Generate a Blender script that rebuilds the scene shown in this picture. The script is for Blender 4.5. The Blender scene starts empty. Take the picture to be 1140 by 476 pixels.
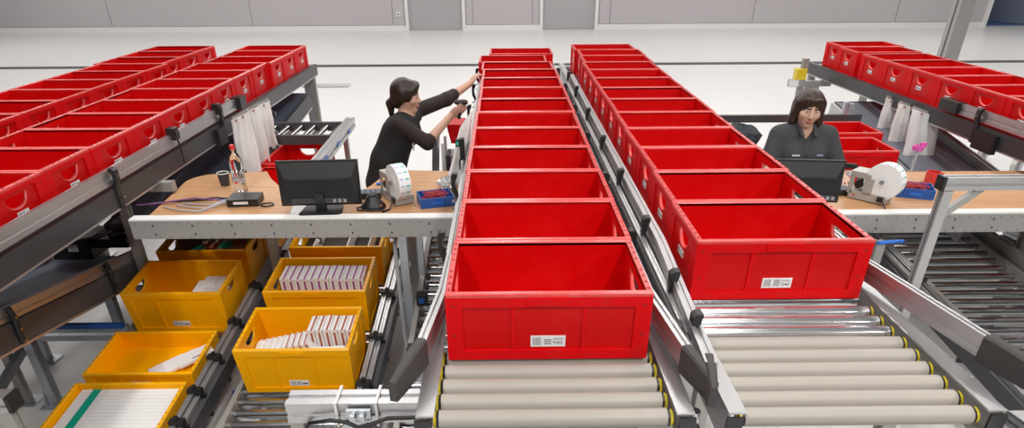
import bpy, bmesh, math, random
import numpy as np
from mathutils import Vector, Matrix
random.seed(7)
SC = bpy.context.scene
COL = SC.collection

# ------------------------------------------------------------------ camera
CAM_H, FPX, PPX, PPY = 2.35, 720.0, 570.0, 370.0
RCAM = (Matrix.Rotation(math.radians(-0.5), 3, 'Z') @ Matrix.Rotation(math.pi/2 - math.radians(30.67), 3, 'X')
        @ Matrix.Rotation(math.radians(-0.3), 3, 'Z'))
cd = bpy.data.cameras.new('camera'); cam = bpy.data.objects.new('camera', cd); COL.objects.link(cam)
cam.matrix_world = Matrix.Translation((0, 0, CAM_H)) @ RCAM.to_4x4()
cd.sensor_fit = 'HORIZONTAL'; cd.sensor_width = 36.0
cd.lens = FPX/1140.0*36.0
cd.shift_x = 0.0
cd.shift_y = (PPY - 238.0)/1140.0
cd.clip_end = 200
SC.camera = cam

# ------------------------------------------------------------------ world, lights, exposure
w = bpy.data.worlds.new('hall_ambient'); SC.world = w; w.use_nodes = True
w.node_tree.nodes['Background'].inputs[0].default_value = (0.96, 0.98, 1.0, 1)
w.node_tree.nodes['Background'].inputs[1].default_value = 0.09
def strip_light(x, y, power=150, sx=0.5, sy=4.5, z=6.0):
    l = bpy.data.lights.new('ceiling_strip', 'AREA'); l.shape = 'RECTANGLE'
    l.size, l.size_y, l.energy, l.color = sx, sy, power, (1.0, 0.97, 0.93)
    o = bpy.data.objects.new('ceiling_strip', l); o.location = (x, y, z); COL.objects.link(o)
for x in (-6.0, -2.0, 2.0, 6.0):
    for y in (-2.5, 3.0, 8.5):
        if not (x < -5 and y < 5) : strip_light(x, y, {-2.5: 265, 3.0: 95, 8.5: 125}[y])
for x in (-14, -7, 0, 7, 14):
    for y in (13.0, 19.5): strip_light(x, y, 186, 1.0, 5.0)
vs = SC.view_settings
vs.view_transform = 'Standard'; vs.look = 'None'; vs.exposure = 0.0; vs.gamma = 1.0; vs.use_curve_mapping = False

# ------------------------------------------------------------------ pixel -> place helpers
def ray(x, y): return RCAM @ Vector(((x-PPX)/FPX, -(y-PPY)/FPX, -1.0))
def atz(x, y, z):
    d = ray(x, y); return Vector((0, 0, CAM_H)) + d*((z-CAM_H)/d.z)
def aty(x, y, Y):
    d = ray(x, y); return Vector((0, 0, CAM_H)) + d*(Y/d.y)

# ------------------------------------------------------------------ materials
MATS = {}
def mat(name, col, rough=0.5, metal=0.0, var=0.06, scale=12.0, bump=0.0, spec=0.5, wear=None, wear_amt=0.5, wear_scale=9.0,
        trans=0.0, alpha=1.0, stretch=None, emit=0.0):
    m = bpy.data.materials.new(name); m.use_nodes = True
    nt = m.node_tree; N = nt.nodes; L = nt.links
    b = N['Principled BSDF']
    b.inputs['Roughness'].default_value = rough; b.inputs['Metallic'].default_value = metal
    b.inputs['Specular IOR Level'].default_value = spec
    b.inputs['Transmission Weight'].default_value = trans
    b.inputs['Alpha'].default_value = alpha
    tc = N.new('ShaderNodeTexCoord'); mp = N.new('ShaderNodeMapping')
    L.new(tc.outputs['Object'], mp.inputs['Vector'])
    if stretch: mp.inputs['Scale'].default_value = stretch
    nz = N.new('ShaderNodeTexNoise'); nz.inputs['Scale'].default_value = scale; nz.inputs['Detail'].default_value = 4
    L.new(mp.outputs['Vector'], nz.inputs['Vector'])
    hi = [min(1, c*(1+var)) for c in col]; lo = [c*(1-var) for c in col]
    mx = N.new('ShaderNodeMix'); mx.data_type = 'RGBA'
    mx.inputs[6].default_value = (*lo, 1); mx.inputs[7].default_value = (*hi, 1)
    L.new(nz.outputs['Fac'], mx.inputs[0])
    out = mx.outputs[2]
    if wear:
        n2 = N.new('ShaderNodeTexNoise'); n2.inputs['Scale'].default_value = wear_scale; n2.inputs['Detail'].default_value = 7
        n2.inputs['Roughness'].default_value = 0.7
        L.new(mp.outputs['Vector'], n2.inputs['Vector'])
        rp = N.new('ShaderNodeValToRGB'); rp.color_ramp.elements[0].position = 0.52; rp.color_ramp.elements[1].position = 0.75
        L.new(n2.outputs['Fac'], rp.inputs['Fac'])
        ml = N.new('ShaderNodeMath'); ml.operation = 'MULTIPLY'; ml.inputs[1].default_value = wear_amt
        L.new(rp.outputs['Color'], ml.inputs[0])
        m2 = N.new('ShaderNodeMix'); m2.data_type = 'RGBA'; m2.inputs[7].default_value = (*wear, 1)
        L.new(ml.outputs[0], m2.inputs[0]); L.new(out, m2.inputs[6]); out = m2.outputs[2]
    L.new(out, b.inputs['Base Color'])
    if bump:
        bp = N.new('ShaderNodeBump'); bp.inputs['Strength'].default_value = bump; bp.inputs['Distance'].default_value = 0.004
        L.new(nz.outputs['Fac'], bp.inputs['Height']); L.new(bp.outputs['Normal'], b.inputs['Normal'])
    if emit:
        b.inputs['Emission Color'].default_value = (*col, 1); b.inputs['Emission Strength'].default_value = emit
    MATS[name] = m
    return m
def wood_mat(name):
    m = bpy.data.materials.new(name); m.use_nodes = True
    nt = m.node_tree; N = nt.nodes; L = nt.links; b = N['Principled BSDF']; b.inputs['Roughness'].default_value = 0.42
    tc = N.new('ShaderNodeTexCoord'); mp = N.new('ShaderNodeMapping'); mp.inputs['Scale'].default_value = (1.5, 22, 22)
    L.new(tc.outputs['Object'], mp.inputs['Vector'])
    nz = N.new('ShaderNodeTexNoise'); nz.inputs['Scale'].default_value = 2.5; nz.inputs['Detail'].default_value = 6
    L.new(mp.outputs['Vector'], nz.inputs['Vector'])
    rp = N.new('ShaderNodeValToRGB')
    rp.color_ramp.elements[0].color = (0.43, 0.215, 0.095, 1); rp.color_ramp.elements[0].position = 0.3
    rp.color_ramp.elements[1].color = (0.57, 0.315, 0.155, 1); rp.color_ramp.elements[1].position = 0.7
    L.new(nz.outputs['Fac'], rp.inputs['Fac']); L.new(rp.outputs['Color'], b.inputs['Base Color'])
    MATS[name] = m
mat('red', (0.58, 0.0, 0.001), 0.45, spec=0.25, var=0.05, wear=(0.62, 0.02, 0.02), wear_amt=0.3, wear_scale=6)
mat('red_rim', (0.66, 0.03, 0.028), 0.32, spec=0.8, var=0.08, scale=30, wear=(0.75, 0.2, 0.16), wear_amt=0.4, wear_scale=25)  # paler, pinker red: edge highlights put into the colour, along with wear
mat('red_worn', (0.66, 0.002, 0.005), 0.55, spec=0.15, var=0.06, wear=(0.40, 0.05, 0.04), wear_amt=0.3, wear_scale=10)
mat('red_dark', (0.24, 0.004, 0.005), 0.6)
mat('yellow', (1.0, 0.44, 0.0), 0.5, spec=0.12, var=0.04, wear=(0.92, 0.36, 0.0), wear_amt=0.3, wear_scale=6)
mat('yellow_rim', (1.0, 0.47, 0.002), 0.32, var=0.06, scale=30)
mat('yellow_dark', (0.62, 0.24, 0.0), 0.6)
mat('alu', (0.50, 0.50, 0.51), 0.38, metal=0.85, var=0.05, scale=40, stretch=(1, 0.08, 1))
mat('alu_matte', (0.40, 0.39, 0.375), 0.45, metal=0.5, var=0.05, scale=30)
mat('galv', (0.50, 0.53, 0.57), 0.35, metal=0.8, var=0.12, scale=18)
mat('steel', (0.46, 0.47, 0.48), 0.2, metal=1.0, var=0.06, scale=30)
mat('steel_bright', (0.80, 0.80, 0.82), 0.16, metal=0.9, var=0.15, scale=9)
mat('roller_grey', (0.365, 0.335, 0.295), 0.42, var=0.05, scale=5, wear=(0.40, 0.37, 0.33), wear_amt=0.4, wear_scale=4, stretch=(1, 1, 1))
mat('dark_beam', (0.055, 0.055, 0.06), 0.42, var=0.1, scale=10)
mat('grey_beam', (0.055, 0.055, 0.06), 0.38, metal=0.3, var=0.1, scale=10)
mat('black_plastic', (0.012, 0.012, 0.013), 0.42, var=0.15, scale=40)
mat('rubber', (0.045, 0.042, 0.042), 0.62, var=0.15, scale=60, bump=0.2)
mat('belt', (0.060, 0.074, 0.112), 0.55, var=0.2, scale=60, bump=0.15)
mat('cap_yellow', (0.72, 0.56, 0.02), 0.4)
mat('white_plastic', (0.78, 0.78, 0.78), 0.4, var=0.03)
mat('white_paint', (0.80, 0.80, 0.79), 0.35, var=0.02)
mat('paper', (0.80, 0.80, 0.80), 0.7, var=0.02)
mat('ink', (0.05, 0.05, 0.06), 0.7)
mat('ink_grey', (0.30, 0.29, 0.30), 0.7)
mat('bag_white', (0.86, 0.86, 0.85), 0.35, var=0.03, scale=14, bump=0.25)
mat('purple', (0.30, 0.05, 0.26), 0.6)
mat('brownred', (0.36, 0.09, 0.06), 0.6)
mat('green', (0.0, 0.38, 0.26), 0.5)
mat('lilac', (0.42, 0.40, 0.70), 0.5)
mat('teal', (0.06, 0.50, 0.40), 0.5)
mat('blue_plastic', (0.015, 0.09, 0.36), 0.4)
mat('blue_bright', (0.02, 0.15, 0.62), 0.4)
mat('pink', (0.70, 0.10, 0.42), 0.4)
mat('foam_dark', (0.05, 0.047, 0.05), 0.8, var=0.2, scale=60, bump=0.3)
mat('card', (0.36, 0.24, 0.13), 0.8, var=0.15)
mat('band_red', (0.42, 0.03, 0.04), 0.5)
mat('clear', (0.92, 0.95, 0.98), 0.06, trans=1.0, var=0.01)
mat('film', (0.90, 0.92, 0.95), 0.12, trans=0.75, var=0.02, bump=0.8, scale=9)
mat('disp_grey', (0.44, 0.43, 0.41), 0.4, metal=0.25, var=0.04)
mat('skin', (0.62, 0.36, 0.26), 0.48, var=0.05, scale=18)
mat('skin_light', (0.66, 0.41, 0.31), 0.48, var=0.05, scale=18)
mat('lips', (0.45, 0.16, 0.13), 0.45)
mat('hair_brown', (0.024, 0.013, 0.009), 0.38, var=0.5, scale=60, bump=0.5, stretch=(3, 3, 0.5))
mat('hair_auburn', (0.036, 0.016, 0.011), 0.38, var=0.5, scale=60, bump=0.5, stretch=(3, 3, 0.5))
mat('black_cloth', (0.010, 0.010, 0.012), 0.85, var=0.3, scale=50, bump=0.2)
mat('sheer_cloth', (0.022, 0.014, 0.013), 0.8, var=0.2, scale=80)
mat('belt_sheen', (0.17, 0.18, 0.215), 0.4, var=0.1, scale=40)  # paler copy of the belt: reflected light put into the colour
mat('grey_cloth', (0.052, 0.053, 0.060), 0.85, var=0.15, scale=60, bump=0.2)
mat('eye_white', (0.7, 0.68, 0.66), 0.3)
mat('eye_dark', (0.02, 0.012, 0.01), 0.2)
mat('wall_grey', (0.52, 0.485, 0.505), 0.6, var=0.02, scale=1)
mat('door_grey', (0.44, 0.41, 0.43), 0.55, var=0.02, scale=1)
mat('floor', (0.745, 0.74, 0.73), 0.32, var=0.025, scale=0.5, spec=0.4)
mat('stripe', (0.05, 0.05, 0.055), 0.5)
mat('blue_floor', (0.10, 0.19, 0.42), 0.5)
mat('blue_door', (0.20, 0.23, 0.32), 0.5)
mat('cable_black', (0.01, 0.01, 0.011), 0.45)
mat('cable_grey', (0.40, 0.41, 0.44), 0.45)
mat('cable_violet', (0.22, 0.08, 0.26), 0.45)
mat('led_blue', (0.05, 0.2, 0.9), 0.3, emit=1.0)
mat('key_blue', (0.10, 0.12, 0.16), 0.5)
mat('denim', (0.03, 0.035, 0.045), 0.9, var=0.6, scale=70, bump=0.5)
wood_mat('wood')

# ------------------------------------------------------------------ mesh builder
class MB:
    def __init__(s): s.V = []; s.F = []
    def add(s, vs, fs):
        n = len(s.V); s.V += [tuple(v) for v in vs]; s.F += [tuple(i+n for i in f) for f in fs]; return s
    def hexa(s, p):
        return s.add(p, [(0,3,2,1),(4,5,6,7),(0,1,5,4),(1,2,6,5),(2,3,7,6),(3,0,4,7)])
    def box(s, x0, x1, y0, y1, z0, z1):
        return s.hexa([(x0,y0,z0),(x1,y0,z0),(x1,y1,z0),(x0,y1,z0),(x0,y0,z1),(x1,y0,z1),(x1,y1,z1),(x0,y1,z1)])
    def bar(s, p0, p1, w, h, up=(0,0,1)):
        p0 = Vector(p0); p1 = Vector(p1); d = (p1-p0).normalized(); up = Vector(up)
        a = d.cross(up)
        if a.length < 1e-4: a = d.cross(Vector((1,0,0)))
        a.normalize(); b = a.cross(d)
        q = []
        for p in (p0, p1):
            for (i, j) in ((-1,-1),(1,-1),(1,1),(-1,1)): q.append(p + a*(i*w/2) + b*(j*h/2))
        return s.add(q, [(0,1,2,3),(7,6,5,4),(0,4,5,1),(1,5,6,2),(2,6,7,3),(3,7,4,0)])
    def profile(s, p0, p1, sec, up=(0,0,1), side=None):
        """sweep a closed 2-D section (a,b) straight from p0 to p1; a = sideways, b = up"""
        p0 = Vector(p0); p1 = Vector(p1); d = (p1-p0).normalized()
        a = d.cross(Vector(up)).normalized(); b = a.cross(d); n = len(sec)
        vs = [p + a*u + b*v for p in (p0, p1) for (u, v) in sec]
        fs = [tuple(range(n-1, -1, -1)), tuple(range(n, 2*n))] + [(i, (i+1) % n, n+(i+1) % n, n+i) for i in range(n)]
        return s.add(vs, [tuple(reversed(f)) for f in fs])
    def cyl(s, p0, p1, r, n=16, r2=None):
        p0 = Vector(p0); p1 = Vector(p1); d = (p1-p0).normalized(); r2 = r if r2 is None else r2
        a = d.cross(Vector((0,0,1)))
        if a.length < 1e-3: a = d.cross(Vector((1,0,0)))
        a.normalize(); b = d.cross(a)
        cs = [(math.cos(2*math.pi*i/n), math.sin(2*math.pi*i/n)) for i in range(n)]
        vs = [p0 + (a*c+b*t)*r for c, t in cs] + [p1 + (a*c+b*t)*r2 for c, t in cs]
        return s.add(vs, [tuple(range(n-1,-1,-1)), tuple(range(n,2*n))] + [(i,(i+1)%n,n+(i+1)%n,n+i) for i in range(n)])
    def tube(s, pts, r, n=8):
        pts = [Vector(p) for p in pts]; vs = []; fs = []; m = len(pts); prev = None
        for i, p in enumerate(pts):
            d = (pts[min(i+1,m-1)] - pts[max(i-1,0)]).normalized()
            a = prev - d*prev.dot(d) if prev is not None else d.cross(Vector((0,0,1)))
            if a.length < 1e-3: a = d.cross(Vector((1,0,0)))
            a.normalize(); prev = a; b = d.cross(a)
            rr = r[i] if isinstance(r, (list, tuple)) else r
            vs += [p + (a*math.cos(2*math.pi*k/n) + b*math.sin(2*math.pi*k/n))*rr for k in range(n)]
        for i in range(m-1):
            fs += [(i*n+k, i*n+(k+1)%n, (i+1)*n+(k+1)%n, (i+1)*n+k) for k in range(n)]
        fs += [tuple(range(n-1,-1,-1)), tuple(range((m-1)*n, m*n))]
        return s.add(vs, fs)
    def lathe(s, prof, c=(0,0,0), n=24):
        vs = []; fs = []; m = len(prof); c = Vector(c)
        for (r, z) in prof: vs += [c + Vector((r*math.cos(2*math.pi*k/n), r*math.sin(2*math.pi*k/n), z)) for k in range(n)]
        for i in range(m-1): fs += [(i*n+k, i*n+(k+1)%n, (i+1)*n+(k+1)%n, (i+1)*n+k) for k in range(n)]
        ring = prof[0] == prof[-1]
        if prof[0][0] > 1e-5 and not ring: fs.append(tuple(range(n-1,-1,-1)))
        if prof[-1][0] > 1e-5 and not ring: fs.append(tuple(range((m-1)*n, m*n)))
        return s.add(vs, fs)
    def prism(s, poly, z0, z1):
        n = len(poly)
        return s.add([(x,y,z0) for x,y in poly]+[(x,y,z1) for x,y in poly],
                     [tuple(range(n-1,-1,-1)), tuple(range(n,2*n))] + [(i,(i+1)%n,n+(i+1)%n,n+i) for i in range(n)])
    def ellipsoid(s, c, r, n=16, m=10):
        prof = [(math.sin(math.pi*i/m), -math.cos(math.pi*i/m)) for i in range(m+1)]
        k = len(s.V); s.lathe(prof, n=n)
        s.V[k:] = [(c[0]+x*r[0], c[1]+y*r[1], c[2]+z*r[2]) for x, y, z in s.V[k:]]
        return s
    def xf(s, M):
        s.V = [tuple(M @ Vector(v)) for v in s.V]; return s
    def mesh(s, name, m, smooth=0, off=(0,0,0)):
        me = bpy.data.meshes.new(name)
        me.from_pydata([(v[0]-off[0], v[1]-off[1], v[2]-off[2]) for v in s.V], [], s.F)
        me.validate(); me.materials.append(MATS[m])
        if smooth:
            me.shade_smooth(); me.set_sharp_from_angle(angle=math.radians(smooth))
        me.update(); return me
    def build(s, name, m, parent=None, smooth=0, off=None, kind=None):
        if off is None: off = parent['_o'] if parent is not None and '_o' in parent else (0,0,0)
        o = bpy.data.objects.new(name, s.mesh(name, m, smooth, off)); COL.objects.link(o)
        if parent is not None:
            o.parent = parent
            if '_o' in parent: o['_o'] = tuple(parent['_o'])
        if kind: o['kind'] = kind
        return o
def tag(o, label, cat, group=None):
    o['label'] = label; o['category'] = cat
    if group: o['group'] = group
    return o
def thing(name, label, cat, loc=(0,0,0), rz=0.0, group=None, local=False):
    """Empty at the base. local=True: child meshes are given in local coordinates, else in world coordinates"""
    o = bpy.data.objects.new(name, None); COL.objects.link(o); o.empty_display_size = 0.05
    o.location = loc; o.rotation_euler = (0, 0, rz)
    o['_o'] = (0.0, 0.0, 0.0) if local else tuple(float(c) for c in loc)
    return tag(o, label, cat, group)
def solid(name, mb, m, label, cat, group=None, smooth=0, base=None):
    """one-mesh thing whose vertices are in world coordinates; origin moved to its base"""
    V = mb.V
    if base is None:
        xs = [v[0] for v in V]; ys = [v[1] for v in V]; zs = [v[2] for v in V]
        base = ((min(xs)+max(xs))/2, (min(ys)+max(ys))/2, min(zs))
    o = bpy.data.objects.new(name, mb.mesh(name, m, smooth, base)); COL.objects.link(o); o.location = base
    o['_o'] = tuple(float(c) for c in base)
    return tag(o, label, cat, group)
def struct(name, mb, m, parent=None, smooth=0):
    o = mb.build(name, m, parent, smooth, off=(0,0,0))
    if parent is None: o['kind'] = 'structure'
    return o
def inst(name, me, parent, loc=(0,0,0), rot=(0,0,0)):
    o = bpy.data.objects.new(name, me); COL.objects.link(o); o.parent = parent; o.location = loc; o.rotation_euler = rot
    return o
def copy_tree(o, parent=None):
    c = o.copy(); COL.objects.link(c); c.parent = parent
    for ch in list(o.children): copy_tree(ch, c)
    return c
def text_mesh(s, size, m):
    cu = bpy.data.curves.new('txt', 'FONT'); cu.body = s; cu.size = size; cu.align_x = 'LEFT'
    o = bpy.data.objects.new('txt', cu); COL.objects.link(o)
    bpy.context.view_layer.update()
    me = bpy.data.meshes.new_from_object(o.evaluated_get(bpy.context.evaluated_depsgraph_get()))
    bpy.data.objects.remove(o); me.materials.clear(); me.materials.append(MATS[m]); me.name = 'lettering'
    return me

# ------------------------------------------------------------------ setting
WY = 24.0
struct('floor', MB().box(-30, 30, -4, WY+0.3, -0.1, 0.0), 'floor')
struct('trim_1', MB().box(-30, 30, 16.15, 16.50, 0.0, 0.004), 'stripe')
OX0, OX1 = 16.2, 18.3          # open doorway to the blue room
wall = struct('wall_back', MB().box(-30, -3.3, WY+0.06, WY+0.3, 0, 7).box(-1.3, 1.2, WY+0.06, WY+0.3, 0, 7)
              .box(3.15, OX0, WY+0.06, WY+0.3, 0, 7).box(OX1, 30, WY+0.06, WY+0.3, 0, 7)
              .box(-3.3, -1.3, WY+0.06, WY+0.3, 2.6, 7).box(1.2, 3.15, WY+0.06, WY+0.3, 2.6, 7).box(OX0, OX1, WY+0.06, WY+0.3, 2.6, 7), 'wall_grey')
for a, b in ((-30, -22.6), (-22.6, -17.9), (-17.9, -13.13), (-13.13, -8.43), (-8.43, -3.72), (-3.72, -3.32), (-1.28, -1.05), (-1.05, 0.95), (0.95, 1.18),
             (3.17, 3.55), (3.55, 8.36), (8.36, 13.2), (13.2, OX0-0.05), (OX1+0.05, 24), (24, 30)):
    struct('panel', MB().box(a+0.018, b-0.018, WY+0.03, WY+0.06, 0.16, 3.6), 'wall_grey', wall)
bb = struct('baseboard_back', MB().box(-30, -3.3, WY, WY+0.06, 0, 0.15).box(-1.3, 1.2, WY, WY+0.06, 0, 0.15)
            .box(3.15, OX0, WY, WY+0.06, 0, 0.15).box(OX1, 30, WY, WY+0.06, 0, 0.15), 'white_paint')
for i, (a, b) in enumerate(((-3.3, -1.3), (1.2, 3.15))):
    d = struct('door_%d' % (i+1), MB().box(a+0.1, b-0.1, WY+0.10, WY+0.16, 0.01, 2.55), 'door_grey')
    struct('jamb', MB().box(a, a+0.1, WY-0.03, WY+0.2, 0, 2.6), 'white_paint', d)
    struct('jamb', MB().box(b-0.1, b, WY-0.03, WY+0.2, 0, 2.6), 'white_paint', d)
    struct('door_head', MB().box(a+0.1, b-0.1, WY-0.03, WY+0.2, 2.55, 2.65), 'white_paint', d)
    struct('door_handle', MB().bar((b-0.25, WY+0.06, 1.05), (b-0.4, WY+0.06, 1.05), 0.03, 0.03), 'steel', d)
d = struct('door_3', MB().box(OX0, OX0+0.12, WY-0.04, WY+0.3, 0, 2.6), 'white_paint')
struct('jamb', MB().box(OX1-0.12, OX1, WY-0.04, WY+0.3, 0, 2.6), 'white_paint', d)
struct('door_leaf', MB().add([(17.55, WY+1.9, 0.02), (17.6, WY+1.9, 0.02), (18.2, WY+0.3, 0.02), (18.15, WY+0.3, 0.02),
                            (17.55, WY+1.9, 2.5), (17.6, WY+1.9, 2.5), (18.2, WY+0.3, 2.5), (18.15, WY+0.3, 2.5)],
       [(3,2,1,0),(4,5,6,7),(0,1,5,4),(1,2,6,5),(2,3,7,6),(3,0,4,7)]), 'blue_door', d)
struct('floor_annex', MB().box(OX0-2, OX1+6, WY+0.3, WY+7, -0.1, 0.0), 'blue_floor')
struct('wall_annex', MB().box(OX0-2, OX1+6, WY+7, WY+7.2, -0.1, 4), 'blue_door')
sw = solid('light_switch', MB().box(-3.60, -3.46, WY+0.0, WY+0.03, 0.42, 0.56), 'white_plastic', 'small white wall socket beside the grey door frame', 'socket')
MB().box(-3.56, -3.50, WY-0.008, WY+0.0, 0.46, 0.52).build('rocker', 'ink_grey', sw)
# ------------------------------------------------------------------ crates
def crate_proto(kind, H, W=0.6, D=0.398, taper=0.0, side_label=True, number=None):
    """kind 'red'/'yellow'. Long sides (W) face -Y/+Y, short sides (D) carry the half-round hand holes."""
    root = thing(kind+'_crate', 'x', 'crate', local=True)
    t = 0.012; hw = W/2; hd = D/2; rec = 0.007
    band = min(0.045, H*0.22); bot = min(0.032, H*0.2)
    def tp(mb):
        if taper: mb.V = [(x*(1-taper*(1-z/H)), y*(1-taper*(1-z/H)), z) for x, y, z in mb.V]
        return mb
    b = MB().box(-hw+rec, hw-rec, -hd+rec, hd-rec, 0.006, 0.02)
    for s in (-1, 1):                                   # long walls
        y0, y1 = sorted((s*(hd-rec), s*(hd-rec-t)))
        b.box(-hw+rec, hw-rec, y0, y1, 0.01, H-0.004)
    if H > 0.18:                                        # short walls with hand hole
        a = 0.076; zt = H-0.045; dp = 0.058; n = 12
        for s in (-1, 1):
            x0, x1 = sorted((s*(hw-rec), s*(hw-rec-t)))
            b.box(x0, x1, -hd+rec, -a, 0.01, H-0.004); b.box(x0, x1, a, hd-rec, 0.01, H-0.004)
            b.box(x0, x1, -a, a, zt, H-0.004)
            for i in range(n):
                u0 = -a+2*a*i/n; u1 = -a+2*a*(i+1)/n
                f = lambda u: zt - dp*math.sqrt(max(0, 1-(u/a)**2))
                b.hexa([(x0,u0,0.01),(x1,u0,0.01),(x1,u1,0.01),(x0,u1,0.01),(x0,u0,f(u0)),(x1,u0,f(u0)),(x1,u1,f(u1)),(x0,u1,f(u1))])
    else:
        for s in (-1, 1):
            x0, x1 = sorted((s*(hw-rec), s*(hw-rec-t)))
            b.box(x0, x1, -hd+rec, hd-rec, 0.01, H-0.004)
    tp(b).build('body', kind, root)
    # raised frame: corner columns, ribs, bands
    fr = MB(); cw = 0.048
    for sx in (-1, 1):
        for sy in (-1, 1):
            x0, x1 = sorted((sx*hw, sx*(hw-cw))); y0, y1 = sorted((sy*hd, sy*(hd-rec)))
            fr.box(x0, x1, y0, y1, 0, H-0.0125)
            x0, x1 = sorted((sx*hw, sx*(hw-rec))); y0, y1 = sorted((sy*(hd-rec), sy*(hd-0.065)))
            fr.box(x0, x1, y0, y1, 0, H-0.0125)
    for s in (-1, 1):
        y0, y1 = sorted((s*hd, s*(hd-rec)))
        fr.box(-hw+cw, hw-cw, y0, y1, H-band, H-0.0125); fr.box(-hw+cw, hw-cw, y0, y1, 0, bot)
        x0, x1 = sorted((s*hw, s*(hw-rec)))
        fr.box(x0, x1, -hd+0.065, hd-0.065, H-0.03, H-0.0125); fr.box(x0, x1, -hd+0.065, hd-0.065, 0, 0.018)
        for r in (-0.105, 0.105):
            y0, y1 = sorted((s*(hd-0.002), s*(hd-rec)))
            fr.box(r-0.005, r+0.005, y0, y1, bot, H-band)
        if H > 0.18:
            y0, y1 = sorted((s*(hd+0.004), s*hd))
            fr.box(-0.062, 0.062, y0, y1, H-band+0.006, H-0.012)
    tp(fr).build('frame', kind if kind == 'yellow' else 'red_worn', root)
    # rolled rim
    rm = MB(); prof = [(0.0, -0.012), (0.0, -0.003), (-0.003, 0.0), (-0.017, 0.0), (-0.019, -0.003), (-0.019, -0.012)]
    cs = [(-hw, -hd), (hw, -hd), (hw, hd), (-hw, hd)]; n = len(prof); vs = []; fs = []
    # offsets go inward
    vs = []
    for (cx, cy) in cs:
        for (o_, z) in prof: vs.append((cx*(1+o_/hw), cy*(1+o_/hd), H+z))
    for c in range(4):
        for k in range(n):
            i0 = c*n+k; i1 = c*n+(k+1) % n; j0 = ((c+1) % 4)*n+k; j1 = ((c+1) % 4)*n+(k+1) % n
            fs.append((i0, j0, j1, i1))
    rm.add(vs, fs).build('rim', kind+'_rim', root)
    # peg holes and rim slots
    h = MB()
    for sx in (-1, 1):
        for sy in (-1, 1):
            for z in (H*0.38, H*0.82):
                h.cyl((sx*(hw-0.022), sy*(hd+0.0008), z), (sx*(hw-0.022), sy*(hd-0.001), z), 0.0045, 8)
                h.cyl((sx*(hw+0.0008), sy*(hd-0.03), z), (sx*(hw-0.001), sy*(hd-0.03), z), 0.0045, 8)
    for sx in (-1, 1):
        for i in range(-4, 5):
            if i: h.box(sx*(hw-0.010)-0.004, sx*(hw-0.010)+0.004, i*0.042-0.007, i*0.042+0.007, H-0.001, H+0.0006)
    tp(h).build('peg_holes', kind+'_dark', root, kind='stuff')
    if H > 0.18:
        for s in (-1, 1):                               # curved grip inside each hand hole
            pts = [(s*(hw-rec-t*0.5), -a+2*a*i/14, zt - dp*math.sqrt(max(0, 1-((-a+2*a*i/14)/a)**2))) for i in range(15)]
            tp(MB().tube(pts, 0.0075, 6)).build('hand_grip', kind+'_rim', root, smooth=60)
    # printed labels
    def label(M, full):
        lb = MB().box(-0.052, 0.052, -0.0012, 0.0, -0.019, 0.019).xf(M).build('sticker', 'paper', root)
        bars = MB(); x = -0.045
        while x < -0.021:
            wd = random.choice((0.0012, 0.002, 0.003)); bars.box(x, x+wd, -0.0018, -0.0012, -0.0135, 0.0135); x += wd+random.choice((0.0012, 0.002))
        z = -0.011
        while z < 0.010:
            wd = random.choice((0.0015, 0.0025, 0.004)); bars.box(-0.012, 0.010, -0.0018, -0.0012, z, z+wd); z += wd+random.choice((0.0015, 0.0025))
        bars.xf(M).build('barcode', 'ink_grey', lb)
        if full:
            tm = text_mesh(full, 0.0155, 'ink')
            o = inst('lettering', tm, lb); o.matrix_local = M @ Matrix.Translation((0.0145, -0.0019, -0.010)) @ Matrix.Rotation(math.pi/2, 4, 'X') @ Matrix.Scale(0.78, 4, (1, 0, 0))
            MB().box(0.015, 0.047, -0.0018, -0.0012, 0.009, 0.0105).box(0.015, 0.044, -0.0018, -0.0012, 0.006, 0.0072).xf(M).build('fine_print', 'ink_grey', lb)
        else:
            MB().box(0.016, 0.047, -0.0018, -0.0012, -0.008, 0.0).xf(M).build('lettering', 'ink', lb)
    zl = 0.072 if H > 0.18 else 0.045
    tl = 1-taper*(1-zl/H)
    label(Matrix.Translation((0.0, (-hd+rec)*tl, zl-0.012 if H > 0.18 else zl)), number)
    if side_label:
        for s in (-1, 1):
            label(Matrix.Translation((s*(hw-rec)*tl, 0.012, zl+0.022)) @ Matrix.Rotation(s*math.pi/2, 4, 'Z') @ Matrix.Scale(0.72, 4), None)
    return root
def put(root, loc, rz, label, group):
    root.location = loc; root.rotation_euler = (0, 0, rz); root['label'] = label
    if group: root['group'] = group
    return root
RZ = 1.28                                                # roller level of the upper conveyors
red = crate_proto('red', 0.222)
red_a = crate_proto('red', 0.222, number='92455'); red_b = crate_proto('red', 0.222, number='92460')
ORD = ['first', 'second', 'third', 'fourth', 'fifth', 'sixth', 'seventh', 'eighth', 'ninth', 'tenth', 'eleventh', 'twelfth', 'thirteenth', 'fourteenth', 'fifteenth', 'sixteenth', 'seventeenth']
j = lambda a=0.006: random.uniform(-a, a)
STEP = 0.402
used = [False]
def red_at(x, y, rz, label, group):
    o = red if not used[0] else copy_tree(red); used[0] = True
    return put(o, (x, y, RZ), rz, label, group)
# centre-left row
put(red_a, (0.122, 1.645+0.2, RZ), 0.0, 'red crate with sticker 92455 standing at the end of its row by the grey rollers', 'red crates in the row ending with crate 92455')
offs = {9: -0.035, 10: -0.035, 11: -0.06, 12: -0.06, 13: 0.02}
for k in range(1, 13):
    lab = 'red crate, %s behind the front crate in the row over only grey rollers' % ORD[k-1]
    if k == 9: lab = 'red crate gripped at its rim by the woman in black'
    x = 0.125 + j(0.004) + {9: -0.0, 10: -0.02, 11: -0.055, 12: 0.035}.get(k, 0.0)
    red_at(x, 1.645+0.2+k*STEP + (0.1 if k == 12 else 0), math.radians(j(0.5)), lab, 'red crates in the row ending with crate 92455')
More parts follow.
